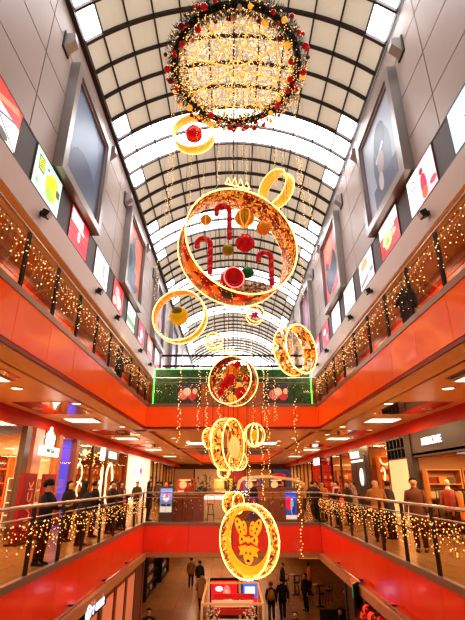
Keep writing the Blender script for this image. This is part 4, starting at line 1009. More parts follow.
for k,(x,y) in enumerate(((-3.2,24.4),(-2.6,26.2),(-1.6,25.5),(3.3,24.4),(2.7,26.2),(1.2,25.5),(-3,29.5),(3,29.5))):
    t=thing('downlight','round downlight under the top bridge, %s of the %s group'%(ORD[k%3] if k<6 else 'hindmost','left' if x<0 else 'right'),'ceiling light',(x,y,3.915))
    b=MB(); b.lathe([(.13,0),(.16,-.015),(.17,.0),(.17,.012),(.13,.012)],16); b.build('trim_ring',M_WHITEPAINT,t)
    b=MB(); b.lathe([(.001,-.004),(.13,-.004),(.13,.006)],16); b.build('glowing_lens',M_LAMPD,t)
b=MB()
for s in (-1,1):
    for y in (7.5,13,20.5,28.5): b.b2((s*4.9,y,3.91),(s*6.6,y+2.4,3.935))
struct('ceiling.005',b,M_MIRROR)
# ================================================================= TOP LEVEL
for s in (-1,1):
    room(s,-2,20,ZU,7.62,XS,9.5,mat('upper_shop_wall',(72,62,58),.5,noise=.2,scale=1.5),lamp=60,framem=M_DARKSTEEL,mull=9)
    room(s,20,40,ZU,7.62,XS,9.5,MATS['upper_shop_wall'],lamp=60,framem=M_DARKSTEEL,mull=9)
# green framed screen on the top bridge
t=thing('hedge_screen','dark green hedge screen with green edge light on the top bridge','screen',(0,22.3,ZU))
W=4.05; H=2.36
M_HEDGE=speckle_mat('hedge_green',[(20,56,16),(34,86,22),(14,40,14),(50,110,30),(26,66,20)],22)
for nm,z0,z1 in (('hedge_top',1.72,H),('hedge_bottom',.0,.42)):
    b=MB(); b.b2((-W,0,z0),(W,.35,z1))
    for i in range(900):
        p=Vector((random.uniform(-W,W),-random.random()*.05,random.uniform(z0,z1))); a=Vector((random.uniform(-1,1),-.4,random.uniform(-1,1)))*.06; c=Vector((random.uniform(-1,1),0,random.uniform(-1,1)))*.04
        b.add([p,p+a,p+c],[(0,1,2)])
    b.build(nm,M_HEDGE,t)
for s in (-1,1):
    b=MB(); b.b2((s*W,0,.42),(s*(W-1.2),.35,1.72)); b.build('hedge_side',M_HEDGE,t)
b=MB(); b.b2((-W+1.2,.1,.42),(W-1.2,.3,1.72)); b.build('wooden_panel',wood_mat('light_panel_wood',(196,120,60),(166,94,44)),t)
M_GREENLED=mat('green_led',(80,255,90),.4,emit=(.12,1,.16),es=1.6,sample=False)
b=MB(); b.box((0,-.02,H+.02),(2*W+.1,.06,.06)); b.build('top_light_strip',mat('soft_green_led',(120,220,110),.4,emit=(.2,.7,.2),es=.6,sample=False),t)
for s in (-1,1): b=MB(); b.box((s*(W+.02),-.02,H/2),(.07,.06,H)); b.build('side_light_strip',M_GREENLED,t)
for x,lb in ((-2.35,'dark picture with pale and red roses on the green screen, left'),(2.35,'dark picture with red and white roses on the green screen, right')):
    t=thing('flower_picture',lb,'picture',(x,22.36,ZU+1.12))
    mb=MB(); ms=[]; picture(mb,ms,(60,36,36),[('e',-.15,-.05,.4,.5,(214,120,110)),('e',.2,-.1,.35,.45,(196,50,50)),('e',0,.1,.3,.4,(240,200,180)),('r',0,.4,1,.2,(50,50,60)),('e',.3,.12,.2,.3,(230,190,170))],1.35,1.05,.5); mb.build('printed_sheet',ms,t)
    b=MB(); b.box((0,.03,0),(1.42,.04,1.12)); b.build('frame',M_BLACK,t)
# ================================================================= MIDDLE BRIDGE
t=thing('brown_counter','long dark brown wooden counter on the left of the middle bridge','counter',(-2.33,22.4,0))
b=MB(); b.box((0,0,.56),(1.95,.7,1.1)); b.build('body',M_KIOSK,t)
b=MB(); b.box((0,0,1.13),(2.05,.8,.06)); b.build('top',M_WOOD,t)
for x in (-.48,0,.48): b=MB(); b.box((x,-.36,.56),(.02,.02,1.0)); b.build('panel_joint',M_BLACK,t)
t=thing('advertising_display','upright screen with a blue and white picture at the left end of the brown counter','screen',(-3.05,21.75,0))
b=MB(); b.box((0,0,.75),(.62,.1,1.5)); b.build('housing',mat('grey_housing',(110,100,100),.4,.3),t)
mb=MB(); ms=[]; picture(mb,ms,(120,150,220),[('e',0,.1,.5,.35,(236,220,230)),('e',.05,.2,.3,.2,(210,90,130)),('r',0,-.38,1,.24,(220,235,245)),('r',0,-.2,.8,.12,(50,60,120))],.54,1.0,.9,y0=-.056)
o=mb.build('picture_panel',ms,t); o.location=(0,0,.92)
t=thing('food_counter','brown panelled wooden kiosk counter on the right of the middle bridge','counter',(2.25,22.5,0))
b=MB(); b.box((0,0,.7),(2.1,.9,1.38)); b.build('body',wood_mat('tan_kiosk_wood',(176,112,68),(150,90,52)),t)
b=MB(); b.box((0,0,1.41),(2.2,1.0,.06)); b.build('top',M_WOOD,t)
for x in (-.55,.0,.42): b=MB(); b.box((x,-.46,.7),(.025,.02,1.3)); b.build('panel_joint',M_BROWNW,t)
t=thing('food_counter','dark brown low counter with white letters FOOD, left half of the bridge kiosk','counter',(.6,22.6,0))
b=MB(); b.box((0,0,.55),(1.15,.8,1.1)); b.build('body',M_KIOSK,t); b=MB(); b.box((0,-.41,1.2),(1.15,.06,.24)); b.build('letter_board',M_BLACK,t)
text('FOOD',.26,M_SIGNWHITE,t,(-.2,-.45,1.2),(PI/2,0,0))
for x,z,lb,c in ((2.72,.72,'bright blue and red poster on the right kiosk counter',(40,90,220)),(.98,.7,'dark violet and red poster on the dark low counter',(70,40,120))):
    t=thing('counter_poster',lb,'poster',(x,22.02 if x>2 else 22.17,z))
    mb=MB(); ms=[]; picture(mb,ms,c,[('e',-.2,.05,.6,.5,(226,40,90)),('e',.1,-.05,.3,.6,(150,200,245)),('r',0,-.43,1,.14,(236,240,245)),('r',0,.42,1,.1,(40,50,110)),('e',.2,-.2,.3,.3,(40,60,200))] if x>2 else [('e',0,.1,.5,.4,(180,40,80)),('r',.1,-.2,.2,.4,(60,70,170))],.5 if x>2 else .36,1.22 if x>2 else 1.0,.85 if x>2 else .4); mb.build('printed_sheet',ms,t)
# white curved canopy of the kiosk
t=thing('kiosk_canopy','white curved canopy like a small car roof above the bridge kiosk','canopy',(1.75,23.6,0))
b=MB(); P=[(-1.55,1.35),(-1.45,1.75),(-1.2,1.95),(0,2.03),(1.3,1.88),(1.75,1.72),(1.75,1.62),(1.25,1.76),(0,1.9),(-1.12,1.83),(-1.33,1.68),(-1.43,1.35)]
b.poly([(x,-.5,z) for x,z in P],(0,1.0,0)); b.build('roof_shell',mat('ivory_shell',(236,206,170),.4),t)
for x,z in ((-1.45,1.36),(-.3,1.9),(.9,1.82)): b=MB(); b.box((x,0,z/2),(.06,.06,z)); b.build('support_post',M_DARKSTEEL,t)
b=MB(); b.sphere((.55,-.2,2.0),.28,12,8,sc=(1.5,.6,.35)); b.build('red_light_bar',mat('red_lens',(190,20,20),.3),t)
# high chair and stools, white chair
def bar_stool(label,loc,m,h=.75,rz=0):
    t=thing('bar_stool',label,'stool',loc,(0,0,rz))
    b=MB(); b.lathe([(.01,h-.04),(.18,h-.04),(.19,h),(.17,h+.03),(.01,h+.03)],16); b.build('seat',m,t)
    for a in (0,1,2,3):
        q=a*PI/2+PI/4; b=MB(); b.tube([(.12*math.cos(q),.12*math.sin(q),h-.04),(.23*math.cos(q),.23*math.sin(q),0)],.016,6); b.build('leg',M_DARKSTEEL,t)
    b=MB(); b.tube([(.185*math.cos(2*PI*k/16),.185*math.sin(2*PI*k/16),.28) for k in range(16)],.01,5,closed=True); b.build('foot_ring',M_DARKSTEEL,t)
    b=MB(); b.tube([(-.16,.14,h),(-.17,.2,h+.3),(0,.22,h+.34),(.17,.2,h+.3),(.16,.14,h)],.018,6); b.build('backrest',m,t)
bar_stool('orange seated high chair beside the left brown counter on the middle bridge',(-1.02,22.3,0),mat('orange_seat',(230,110,40),.5))
t=thing('white_display_case','white glass topped display case behind the left counter on the bridge','display case',(-.95,24.4,0))
b=MB(); b.box((0,0,.55),(1.3,.7,1.1)); b.build('cabinet',M_WHITEPAINT,t); b=MB(); b.box((0,0,1.25),(1.28,.68,.28)); b.build('glass_top',M_GLASS,t); b=MB(); b.box((0,-.36,.95),(1.2,.02,.14)); b.build('lit_strip',M_SIGNBLUE,t)
def plant(label,loc,h,n_,spread,potm,potr=.22,poth=.42):
    t=thing('potted_plant',label,'plant',loc)
    b=MB(); b.lathe([(potr*.75,0),(potr,poth),(potr*.88,poth),(potr*.8,poth-.05),(.01,poth-.05)],16); b.build('pot',potm,t)
    b=MB(); lf=MB()
    for i in range(n_):
        a=random.uniform(0,2*PI); r=spread*random.uniform(.3,1); top=Vector((r*math.cos(a),r*math.sin(a),poth+(h-poth)*random.uniform(.45,1))); b.tube([(0,0,poth-.05),top*.55+Vector((0,0,poth*.45)),top],.008,4)
        for k in range(7):
            p=top*(1-.09*k)+Vector((0,0,poth*.09*k)); d=Vector((random.uniform(-1,1),random.uniform(-1,1),random.uniform(-.2,.9))).normalized()*random.uniform(.12,.24); sd=d.cross(Vector((0,0,1))).normalized()*.045
            lf.add([p,p+d*.5+sd,p+d,p+d*.5-sd],[(0,1,2,3)],random.choice((0,1)))
    b.build('stems',mat('stem_brown',(80,66,34),.7),t); lf.build('foliage',[mat('leaf_dark',(34,70,24),.5),mat('leaf_olive',(110,116,40),.5)],t)
plant('leafy plant in a white pot on the floor behind the white display case',(-1.35,25.6,0),2.0,14,.7,M_WHITEPAINT)
plant('tall dark plant behind the narrow gold ring on the bridge',(-.15,25.2,0),2.3,16,.45,M_BLACK)
plant('yellowish plant at left behind the brown counter',(-2.0,27.5,0),2.2,14,.6,M_WOOD)
plant('dark plant at the right end of the bridge kiosk',(3.6,26.5,0),1.9,14,.5,M_BLACK)
# a row of displays behind the bridge so the far gallery is not bare
for k,(x,y,c,lb) in enumerate(((-2.9,29.5,(196,60,36),'red promotional stand at the far left of the bridge'),(-.6,30.5,(206,190,60),'yellow lit promotional stand in the middle far bridge'),(1.3,29.8,(90,100,170),'blue promotional stand behind the kiosk canopy'),(3.0,30.6,(70,50,44),'dark cabinet stand at the far right of the bridge'))):
    t=thing('promotional_stand',lb,'stand',(x,y,0)); b=MB(); b.box((0,0,.5),(1.3,.6,1.0)); b.build('base_cabinet',M_KIOSK,t)
    mb=MB(); ms=[]; picture(mb,ms,c,[('e',-.2,.1,.4,.5,(240,200,150)),('r',.2,.1,.3,.6,(60,40,40)),('r',0,-.36,.9,.16,(230,220,210)),('e',.22,.15,.2,.3,(200,90,60)),('r',-.1,.4,.6,.08,(250,230,190))],1.2,.9,.3); q=mb.build('display_panel',ms,t); q.location=(0,.1,1.45); b=MB(); b.box((0,0,1.02),(1.36,.66,.04)); b.build('top',M_WOOD,t)
# ================================================================= GROUND LEVEL
b=MB(); x=-3.86
b.b2((x,3,ZG),(x-.2,21.8,-1.24),0)
for y in (7,9.6,12.2,14.9,16.6,18.2,19.9,21.5): b.b2((x+.03,y-.12,ZG),(x,y+.12,-1.3),1)
for (y0,y1) in ((9.9,12.0),(12.5,14.6),(15.2,16.4),(16.9,18.0),(18.5,19.7)): b.b2((x+.015,y0,ZG+.1),(x,y1,-1.62),2)
struct('wall_left.030',b,[mat('ground_wall_brown',(150,92,58),.5,noise=.08,scale=2),mat('ground_pilaster',(120,70,44),.4),mat('pink_lit_panel',(236,150,110),.4,emit=(1,.42,.22),es=.16)])
b=MB(); x=3.86
b.b2((x,3,ZG),(x+.2,17.4,-1.24),0)
for y in (9,11.5,13.6,17.2): b.b2((x-.04,y-.1,ZG),(x,y+.1,-1.3),1)
struct('wall_right.030',b,[mat('ground_dark_wall',(70,44,32),.45),M_DARKSTEEL])
b=MB()
for s in (-1,1):
    b.b2((s*3.62,3,-1.30),(s*3.95,YB,-1.06)); 
b.b2((-3.7,YB+.01,-1.22),(3.7,YB+.12,-1.03))
struct(trim(),b,mat('ledge_beige',(190,140,96),.4))
for s,nm in ((-1,'left'),(1,'right')):
    for k,(y0,y1) in enumerate(((8.4,12.0),(14.2,17.6))):
        t=thing('awning_pole','slim metal pole along the bottom of the %s orange fascia, %s one'%(nm,('nearer','farther')[k]),'pole',(s*3.6,(y0+y1)/2,-.93))
        b=MB(); b.tube([(0,-(y1-y0)/2,0),(0,(y1-y0)/2,0)],.03,8); b.build('tube',M_STEEL,t)
        for e in (-1,1): b=MB(); b.box((-s*-.08,e*(y1-y0)*.42,-.0),(.18,.04,.04)); b.build('bracket',M_DARKSTEEL,t)
t=thing('shop_sign','blue white lit letters Homla on the lower left shop front','sign',(-3.72,13.7,-1.36),facing(-1))
b=MB(); b.box((0,.0,0),(2.0,.16,.40)); b.build('backing_box',mat('navy_box',(26,30,48),.4),t)
text('omla',.44,M_SIGNBLUE,t,(.3,-.09,.0),(PI/2,0,0),xs=.95); text('H',.5,M_SIGNBLUE,t,(-.43,-.09,.01),(PI/2,0,0),name='capital_letter')
b=MB(); b.tube([(-.78+.14*math.cos(2*PI*k/20),-.09,.15*math.sin(2*PI*k/20)) for k in range(20)],.03,5,closed=True); b.tube([(-.86,-.09,-.06),(-.78,-.09,.06),(-.70,-.09,-.06)],.02,5); b.build('round_logo',M_SIGNBLUE,t)
t=thing('shop_sign','small green and white glowing logo sign on the lower right shop front','sign',(3.58,14.6,-1.45),(0,0,-PI/2-.55))
b=MB(); b.box((0,.03,.05),(.66,.06,.8)); b.build('backing',M_BLACK,t)
b=MB(); b.box((.03,-.01,.28),(.52,.03,.34)); b.build('green_panel',mat('green_sign',(20,190,70),.4,emit=(.02,.6,.12),es=.8,sample=False),t); b=MB(); b.sphere((.0,-.02,-.12),.24,14,10,sc=(.85,.15,1.1)); b.build('white_oval',mat('white_oval',(255,250,245),.4,emit=(1,.95,.9),es=1.2,sample=False),t)
b=MB(); b.sphere((.2,-.02,.52),.06,8,6); b.build('red_dot',mat('red_led',(255,40,20),.4,emit=(1,.05,.02),es=1.2,sample=False),t)
# red window decoration of the shop at lower right
t=thing('window_garland','wall of glowing red baubles in the lower right shop window','decoration',(3.80,12.6,-2.2),facing(1))
for i in range(96):
    b=MB(); b.sphere((0,0,0),.12,10,6); o=b.build('red_bauble',random.choice((M_REDBALL,mat('red_lit_ball',(255,60,30),.3,emit=(1,.09,.03),es=.55,sample=False),mat('dark_red_ball',(150,10,24),.2,.3))),t)
    o.location=(-2.0+4.0*((i%16)+.5*((i//16)%2))/16+random.uniform(-.05,.05),-.08,-.62+1.24*(i//16)/5+random.uniform(-.06,.06))
b=MB(); b.box((0,.05,0),(4.2,.04,1.5)); b.build('backing_net',mat('dark_red_net',(70,14,10),.7),t)
# glazed jewellery kiosk
t=thing('glass_kiosk','glass market kiosk with lit gold frame and red bands, low centre on the ground floor','kiosk',(0,17.75,ZG))
KW,KD,KH=.97,1.55,2.85
for x in (-KW,KW):
    for y in (-KD,KD): b=MB(); b.box((x,y,KH/2),(.06,.06,KH)); b.build('corner_post',mat('kiosk_frame',(226,160,90),.35,.3,emit=(1,.5,.2),es=.25),t)
b=MB()
for y in (-KD,KD): b.box((0,y,KH),(2*KW+.06,.06,.06))
for x in (-KW,KW): b.box((x,0,KH),(.06,2*KD,.06))
b.build('top_frame',MATS['kiosk_frame'],t)
for y,lb in ((-KD,'front'),(KD,'rear')): b=MB(); b.box((0,y,.5),(2*KW,.5,1.0)); b.build('counter',M_WHITEPAINT,t)
for x in (-KW,KW): b=MB(); b.box((x*.9,0,.5),(.4,2*KD-.5,1.0)); b.build('side_counter',M_WHITEPAINT,t)
for y,z,h,m in ((.9,2.55,.16,'r'),(.7,2.36,.2,'c'),(-.1,2.30,.16,'r'),(-.35,1.9,.5,'c')):
    b=MB(); b.box((0 if y!=.9 else .05,y,z),(1.5 if y>0 else 1.45,.08,h)); b.build('red_band' if m=='r' else 'cream_board',mat('kiosk_red',(196,20,16),.4,emit=(.8,.03,.02),es=.25) if m=='r' else mat('kiosk_cream',(240,206,160),.4,emit=(1,.7,.4),es=.25),t)
for x in (-KW,KW): b=MB(); b.box((x,0,1.9),(.02,2*KD-.1,1.75)); b.build('glass_side',M_GLASS,t)
b=MB(); b.box((0,-KD,1.9),(2*KW-.1,.02,1.75)); b.build('glass_front',M_GLASS,t)
for s_ in (-1,1):
    o=thing('jewellery_tree','glittering rack of silver and gold trinkets in the %s side of the glass kiosk'%('left' if s_<0 else 'right'),'display stand',(s_*.62,17.0,ZG+1.0))
    b=MB(); b.lathe([(.14,0),(.14,.02),(.02,.04),(.02,1.7),(.0,1.72)],10); b.build('stand',M_STEEL,o)
    b=MB()
    for i in range(240): a=random.uniform(0,2*PI); r=random.uniform(.05,.26); b.octa((r*math.cos(a),r*math.sin(a)*1.5,random.uniform(.15,1.68)),random.uniform(.014,.035),random.choice((0,0,1,2)))
    b.build('trinkets',[mat('silver_trinket',(240,236,240),.2,.4,emit=(1,.95,.95),es=.4,sample=False),mat('gold_trinket',(250,190,90),.2,.5,emit=(1,.6,.2),es=.5,sample=False),mat('red_trinket',(210,40,40),.3)],o,kind='stuff')
o=thing('small_monitor','small violet glowing monitor inside the glass kiosk','monitor',(.12,16.95,ZG+1.0))
b=MB(); b.box((0,0,.75),(.52,.05,.62)); b.build('case',M_BLACK,o); mb=MB(); ms=[]; picture(mb,ms,(84,50,200),[('r',0,.1,.5,.3,(170,150,250)),('e',0,-.1,.4,.3,(60,110,240))],.44,.5,1.0,y0=-.03); q=mb.build('screen',ms,o); q.location=(.0,0,.75); b=MB(); b.box((0,0,.22),(.06,.05,.44)); b.build('stem',M_BLACK,o)
# promo totems behind the kiosk
for x,y,w,h,base,bl,lb in ((-.35,21.6,1.1,1.0,(220,30,36),[('e',.1,0,.3,.7,(255,120,110)),('e',-.2,.2,.3,.2,(250,236,240)),('r',.2,-.1,.1,.6,(250,160,150),.5),('r',-.3,-.3,.3,.16,(250,230,235))],'red screen with white marks on a tall totem behind the glass kiosk'),
    (.75,21.9,.62,.9,(60,110,220),[('r',0,.1,.7,.3,(236,240,250)),('r',0,-.3,1,.2,(214,40,60))],'blue and white screen on a totem just right of the red one')):
    t=thing('advertising_totem',lb,'screen',(x,y,ZG)); b=MB(); b.box((0,0,1.3),(w+.12,.14,2.6)); b.build('housing',M_BLACK,t)
    mb=MB(); ms=[]; picture(mb,ms,base,bl,w,h,1.0,y0=-.08); q=mb.build('screen',ms,t); q.location=(0,0,2.02)
    b=MB(); b.box((0,0,.03),(w+.3,.5,.06)); b.build('base',M_DARKSTEEL,t)
# floor hatch line near kiosk and ground shelves
b=MB(); 
for p,q in (((-2.25,15),(-2.25,25.2)),((-2.25,25.2),(-.9,25.2))): b.b2((p[0]-.03,p[1]-.03,ZG),(q[0]+.03,q[1]+.03,ZG+.012))
struct(trim(),b,M_JOINT)
for k,(x,y,lb) in enumerate(((-5.0,31.2,'black product shelf with boxes on the left of the ground floor, nearer'),(-4.9,36.5,'black product shelf with boxes on the left of the ground floor, farther'))):
    shelf_unit(lb,(x,y,ZG),-1,3.6,2.9,.5,6,M_BLACK)
    fill((x,y,ZG),-1,3.6,2.9,.5,6,'box','small product box on the %s black ground floor shelf'%('nearer','farther')[k],'box','boxes on the %s black ground shelf'%('nearer','farther')[k],[mat('box_%d'%q,c,.5) for q,c in enumerate(((190,60,40),(220,190,150),(60,50,60),(200,140,60)))]+[M_WHITEPAINT],.32)
b=MB(); b.b2((-5.9,22,ZG),(-6.1,YEND,-1.24)); struct('wall_left.031',b,M_BROWNW)
b=MB(); b.b2((8.4,17.4,ZG),(8.6,YEND,-1.24)); struct('wall_right.031',b,M_DARKW)
b=MB(); b.b2((-5.86,24.2,ZG+.1),(-5.9,28.6,-1.6)); struct('window_20',b,mat('pink_window',(230,140,100),.4,emit=(1,.45,.25),es=.25))
# cafe
for k,(x,y) in enumerate(((4.9,28.6),(3.9,31.4))):
    t=thing('cafe_table','high round cafe table on the ground floor at right, %s one'%('nearer','farther')[k],'table',(x,y,ZG))
    b=MB(); b.lathe([(.01,1.0),(.38,1.0),(.38,1.04),(.01,1.04)],20); b.build('tabletop',M_WOOD,t); b=MB(); b.tube([(0,0,.03),(0,0,1.0)],.035,8); b.build('pole',M_BLACK,t); b=MB(); b.lathe([(.26,0),(.26,.02),(.04,.05)],16); b.build('base',M_BLACK,t)
    for q,(dx,dy) in enumerate(((-.6,0),(.55,.1),(0,-.62))):
        bar_stool('black bar stool at the %s cafe table, %s side'%(('nearer','farther')[k],('left','right','front')[q]),(x+dx,y+dy,ZG),M_BLACK,rz=random.uniform(0,6))
t=thing('banquette','dark upholstered booth bench of the ground floor cafe at right','bench',(5.2,22.6,ZG))
b=MB(); b.box((0,0,.2),(2.6,.8,.40)); b.build('seat',M_BLACK,t); b=MB(); b.box((0,.4,.7),(2.6,.16,.9)); b.build('backrest',mat('dark_leather',(44,30,26),.4),t)
t=thing('lit_menu_board','orange glowing board on the back wall of the ground floor cafe','sign',(5.6,33.5,ZG+2.2)); mb=MB(); ms=[]; picture(mb,ms,(236,130,40),[('e',-.2,0,.3,.5,(255,190,110)),('r',.2,.1,.3,.3,(200,80,30))],2.2,1.2,.6); mb.build('printed_sheet',ms,t); b=MB(); b.box((0,.05,0),(2.3,.06,1.3)); b.build('frame',M_BLACK,t)
t=thing('cafe_counter','long dark cafe counter with white cups machine at right under the ledge','counter',(6.4,25.0,ZG)); b=MB(); b.box((0,0,.52),(1.0,3.4,1.04)); b.build('body',M_DARKW,t); b=MB(); b.box((0,0,1.07),(1.1,3.5,.06)); b.build('top',M_STEEL,t); b=MB(); b.box((0,-.8,1.4),(.5,.6,.6)); b.build('coffee_machine',M_WHITEPAINT,t)
# ================================================================= PEOPLE
SKIN=mat('skin',(214,160,124),.55)
BODY={}
def limb(pose):
    P=dict(hip=.93,knee=((.1,-.02,.5),(.1,-.02,.5)),ank=((.1,.02,.08),(.1,.02,.08)),arm=[((.25,.02,1.14),(.27,-.08,.9))]*2)
    if pose=='lean': P['arm']=[((.27,-.16,1.17),(.16,-.40,1.23)),((.27,-.13,1.17),(.2,-.40,1.21))]
    if pose=='photo': P['arm']=[((.3,-.14,1.18),(.10,-.34,1.40)),((.3,-.14,1.18),(.08,-.34,1.38))]
    if pose=='carry': P['arm']=[((.27,.0,1.14),(.2,-.26,1.05)),((.25,.04,1.14),(.27,-.02,.88))]
    if pose=='walk': P.update(knee=((.1,-.16,.52),(.1,.06,.5)),ank=((.1,-.24,.1),(.1,.34,.14)),arm=[((.26,.12,1.15),(.27,.1,.9)),((.26,-.08,1.15),(.26,-.22,.94))])
    if pose=='sit': P.update(hip=.5,knee=((.11,-.42,.54),(.12,-.42,.54)),ank=((.11,-.40,.1),(.13,-.36,.1)),arm=[((.25,-.06,.74),(.16,-.34,.72)),((.26,-.06,.74),(.18,-.32,.70))])
    return P
def dz(pose): return -.43 if pose=='sit' else 0
def body(pose):
    if pose in BODY: return BODY[pose]
    P=limb(pose); D=dz(pose); V=[];E_=[];Rr=[]
    def v(p,r): V.append(Vector(p)); Rr.append(r); return len(V)-1
    def e(a,b): E_.append((a,b))
    pel=v((0,0,.95+D),.12); sp=v((0,0,1.15+D),.115); ch=v((0,0,1.34+D),.13); nk=v((0,.01,1.49+D),.055); hb=v((0,-.015,1.58+D),.075); hm=v((0,-.02,1.665+D),.092); ht=v((0,-.005,1.735+D),.062)
    for a,b in ((pel,sp),(sp,ch),(ch,nk),(nk,hb),(hb,hm),(hm,ht)): e(a,b)
    no=v((0,-.125,1.645+D),.014); e(hm,no)
    for s in (-1,1):
        er=v((s*.102,.0,1.655+D),.016); e(hm,er)
    for i,s in enumerate((-1,1)):
        el,wr=[Vector((p[0]*s,p[1],p[2])) for p in P['arm'][i]]
        sh=v((s*.18,0,1.41+D),.062); e(ch,sh); a=v(el,.045); e(sh,a); w=v(wr,.03); e(a,w)
        d=(wr-el).normalized(); sd=d.cross(Vector((0,1,0) if abs(d.y)<.8 else (0,0,1))).normalized()
        nrm=sd.cross(d)*(1 if s>0 else -1)
        pm=v(wr+d*.075,.034); e(w,pm)
        for k,(o,L) in enumerate(((-.032,.07),(-.011,.085),(.011,.08),(.032,.06))):
            f1=v(wr+d*.115+sd*o,.011); e(pm,f1); f2=v(wr+d*(.115+L*.5)+sd*o*1.15+nrm*.012,.0095); e(f1,f2); f3=v(wr+d*(.115+L*.85)+sd*o*1.2+nrm*.04,.008); e(f2,f3)
        t1=v(wr+d*.05-sd*.04,.012); e(w,t1); t2=v(wr+d*.1-sd*.058+nrm*.02,.009); e(t1,t2)
        hp=v((s*.09,0,P['hip']-.02),.09); e(pel,hp); kn=P['knee'][i]; an=P['ank'][i]
        k_=v((kn[0]*s,kn[1],kn[2]),.058); e(hp,k_); n_=v((an[0]*s,an[1],an[2]),.04); e(k_,n_); tt=v((an[0]*s,an[1]-.15,max(.04,an[2]-.05)),.034); e(n_,tt)
    me=bpy.data.meshes.new('body'); me.from_pydata([tuple(p) for p in V],E_,[])
    o=bpy.data.objects.new('tmp',me); COL.objects.link(o)
    sk=o.modifiers.new('s','SKIN'); sk.use_smooth_shade=True; sk.branch_smoothing=.3
    for i,r in enumerate(Rr): o.data.skin_vertices[0].data[i].radius=(r,r)
    o.data.skin_vertices[0].data[0].use_root=True
    su=o.modifiers.new('u','SUBSURF'); su.levels=1; su.render_levels=1
    dg=bpy.context.evaluated_depsgraph_get(); m2=bpy.data.meshes.new_from_object(o.evaluated_get(dg)); bpy.data.objects.remove(o)
    m2.materials.clear(); m2.materials.append(SKIN); m2.name='body'
    for p in m2.polygons: p.use_smooth=True
    BODY[pose]=m2; return m2
def person(label,loc,rz,coat,trous=(30,28,32),hair=(34,22,16),pose='stand',long=False,hem=.78,bald=False,face=False,h=1.75,hat=None,scarf=None,bag=None,pack=None):
    t=thing('person',label,'person',loc,(0,0,math.radians(rz))); k=h/1.8; t.scale=(k,k,k)
    o=bpy.data.objects.new('body',body(pose)); COL.objects.link(o); o.parent=t
    P=limb(pose); D=dz(pose); cm=lambda c: mat('wear_%d_%d_%d'%c,c,.8,noise=.12,scale=14)
    def el(z,rx,ry,cy=0,n_=16): return [Vector((rx*math.cos(2*PI*q/n_),cy+ry*math.sin(2*PI*q/n_),z+D)) for q in range(n_)]
    hm=max(hem,.9) if pose=='sit' else hem
    b=MB(); b.rings([el(hm,.215,.17),el(.95,.20,.16),el(1.1,.185,.145),el(1.25,.205,.155),el(1.38,.22,.14),el(1.44,.18,.12),el(1.5,.095,.09,.0),el(1.53,.085,.085,.01)])
    for i,s in enumerate((-1,1)):
        e1,w1=[Vector((p[0]*s,p[1],p[2])) for p in P['arm'][i]]; sh=Vector((s*.185,0,1.405+D)); b.tube([sh-Vector((s*.06,0,-.01)),sh,(sh+e1)/2,e1,(e1+w1)/2,w1],[.07,.078,.07,.062,.055,.048],10)
    b.build('coat',cm(coat),t)
    b=MB(); 
    for i,s in enumerate((-1,1)):
        kn=P['knee'][i]; an=P['ank'][i]; hp=Vector((s*.09,0,P['hip'])); K=Vector((kn[0]*s,kn[1],kn[2])); A=Vector((an[0]*s,an[1],an[2]+.02))
        b.tube([hp,(hp+K)/2,K,(K+A)/2,A],[.105,.095,.078,.072,.066],10)
    b.rings([el(.82-(.0),.17,.13),el(.95,.175,.135),el(1.04,.17,.13)] if pose!='sit' else [el(.84,.18,.15),el(.95,.18,.14),el(1.04,.17,.13)])
    b.build('trousers',cm(trous),t)
    for i,s in enumerate((-1,1)):
        an=P['ank'][i]; b=MB(); c=Vector((an[0]*s,an[1],max(0,an[2]-.085))); R=[]
        for y,w,hh in ((.075,.03,.09),(.05,.046,.13),(-.04,.048,.11),(-.12,.05,.075),(-.185,.04,.055),(-.205,.015,.035)): R.append([c+Vector((w*math.cos(a),y,hh/2+hh/2*math.sin(a))) for a in [2*PI*q/10 for q in range(10)]])
        b.rings(R); so=b.build('shoe',M_BLACK,t); b=MB(); b.box(c+Vector((0,-.065,.012)),(.09,.26,.022)); b.build('sole',mat('shoe_sole',(70,60,54),.7),so)
    if not bald:
        b=MB(); c=Vector((0,.012,1.675+D)); R=[]
        for j in range(9):
            th=PI*j/8*.62; rr=math.sin(th)*.122+.003; z=math.cos(th)*.125
            R.append([c+Vector((rr*.92*math.cos(a),(rr*math.sin(a) if math.sin(a)>0 else rr*.86*math.sin(a)*(1 if th<1.15 else .35)),z)) for a in [2*PI*q/18 for q in range(18)]])
        if long:
            for z,rx,ry in ((-.12,.118,.115),(-.22,.13,.12),(-.32,.12,.11)): R.append([c+Vector((rx*math.cos(a),.02+(ry*math.sin(a) if math.sin(a)>0 else .03*math.sin(a)),z)) for a in [2*PI*q/18 for q in range(18)]])
        b.rings(R); b.build('hair',cm(hair),t)
    if face:
        for s in (-1,1): b=MB(); b.sphere((s*.036,-.102,1.672+D),.014,8,6); b.build('eye',mat('eye_dark',(40,28,22),.3),t)
        b=MB(); b.sphere((0,-.1,1.598+D),.03,10,6,sc=(1,.4,.3)); b.build('mouth',mat('lips',(150,70,62),.5),t)
    if hat: b=MB(); b.lathe([(.128,1.67+D),(.132,1.72+D),(.115,1.79+D),(.06,1.83+D),(.005,1.84+D)],16,c=(0,.01,0)); b.build('hat',cm(hat),t)
    if scarf: b=MB(); b.tube([(.1*math.cos(2*PI*q/16),.1*math.sin(2*PI*q/16),1.515+D) for q in range(16)],.05,8,closed=True); b.tube([(.05,-.12,1.5+D),(.06,-.17,1.35+D),(.06,-.17,1.15+D)],.04,8); b.build('scarf',cm(scarf),t)
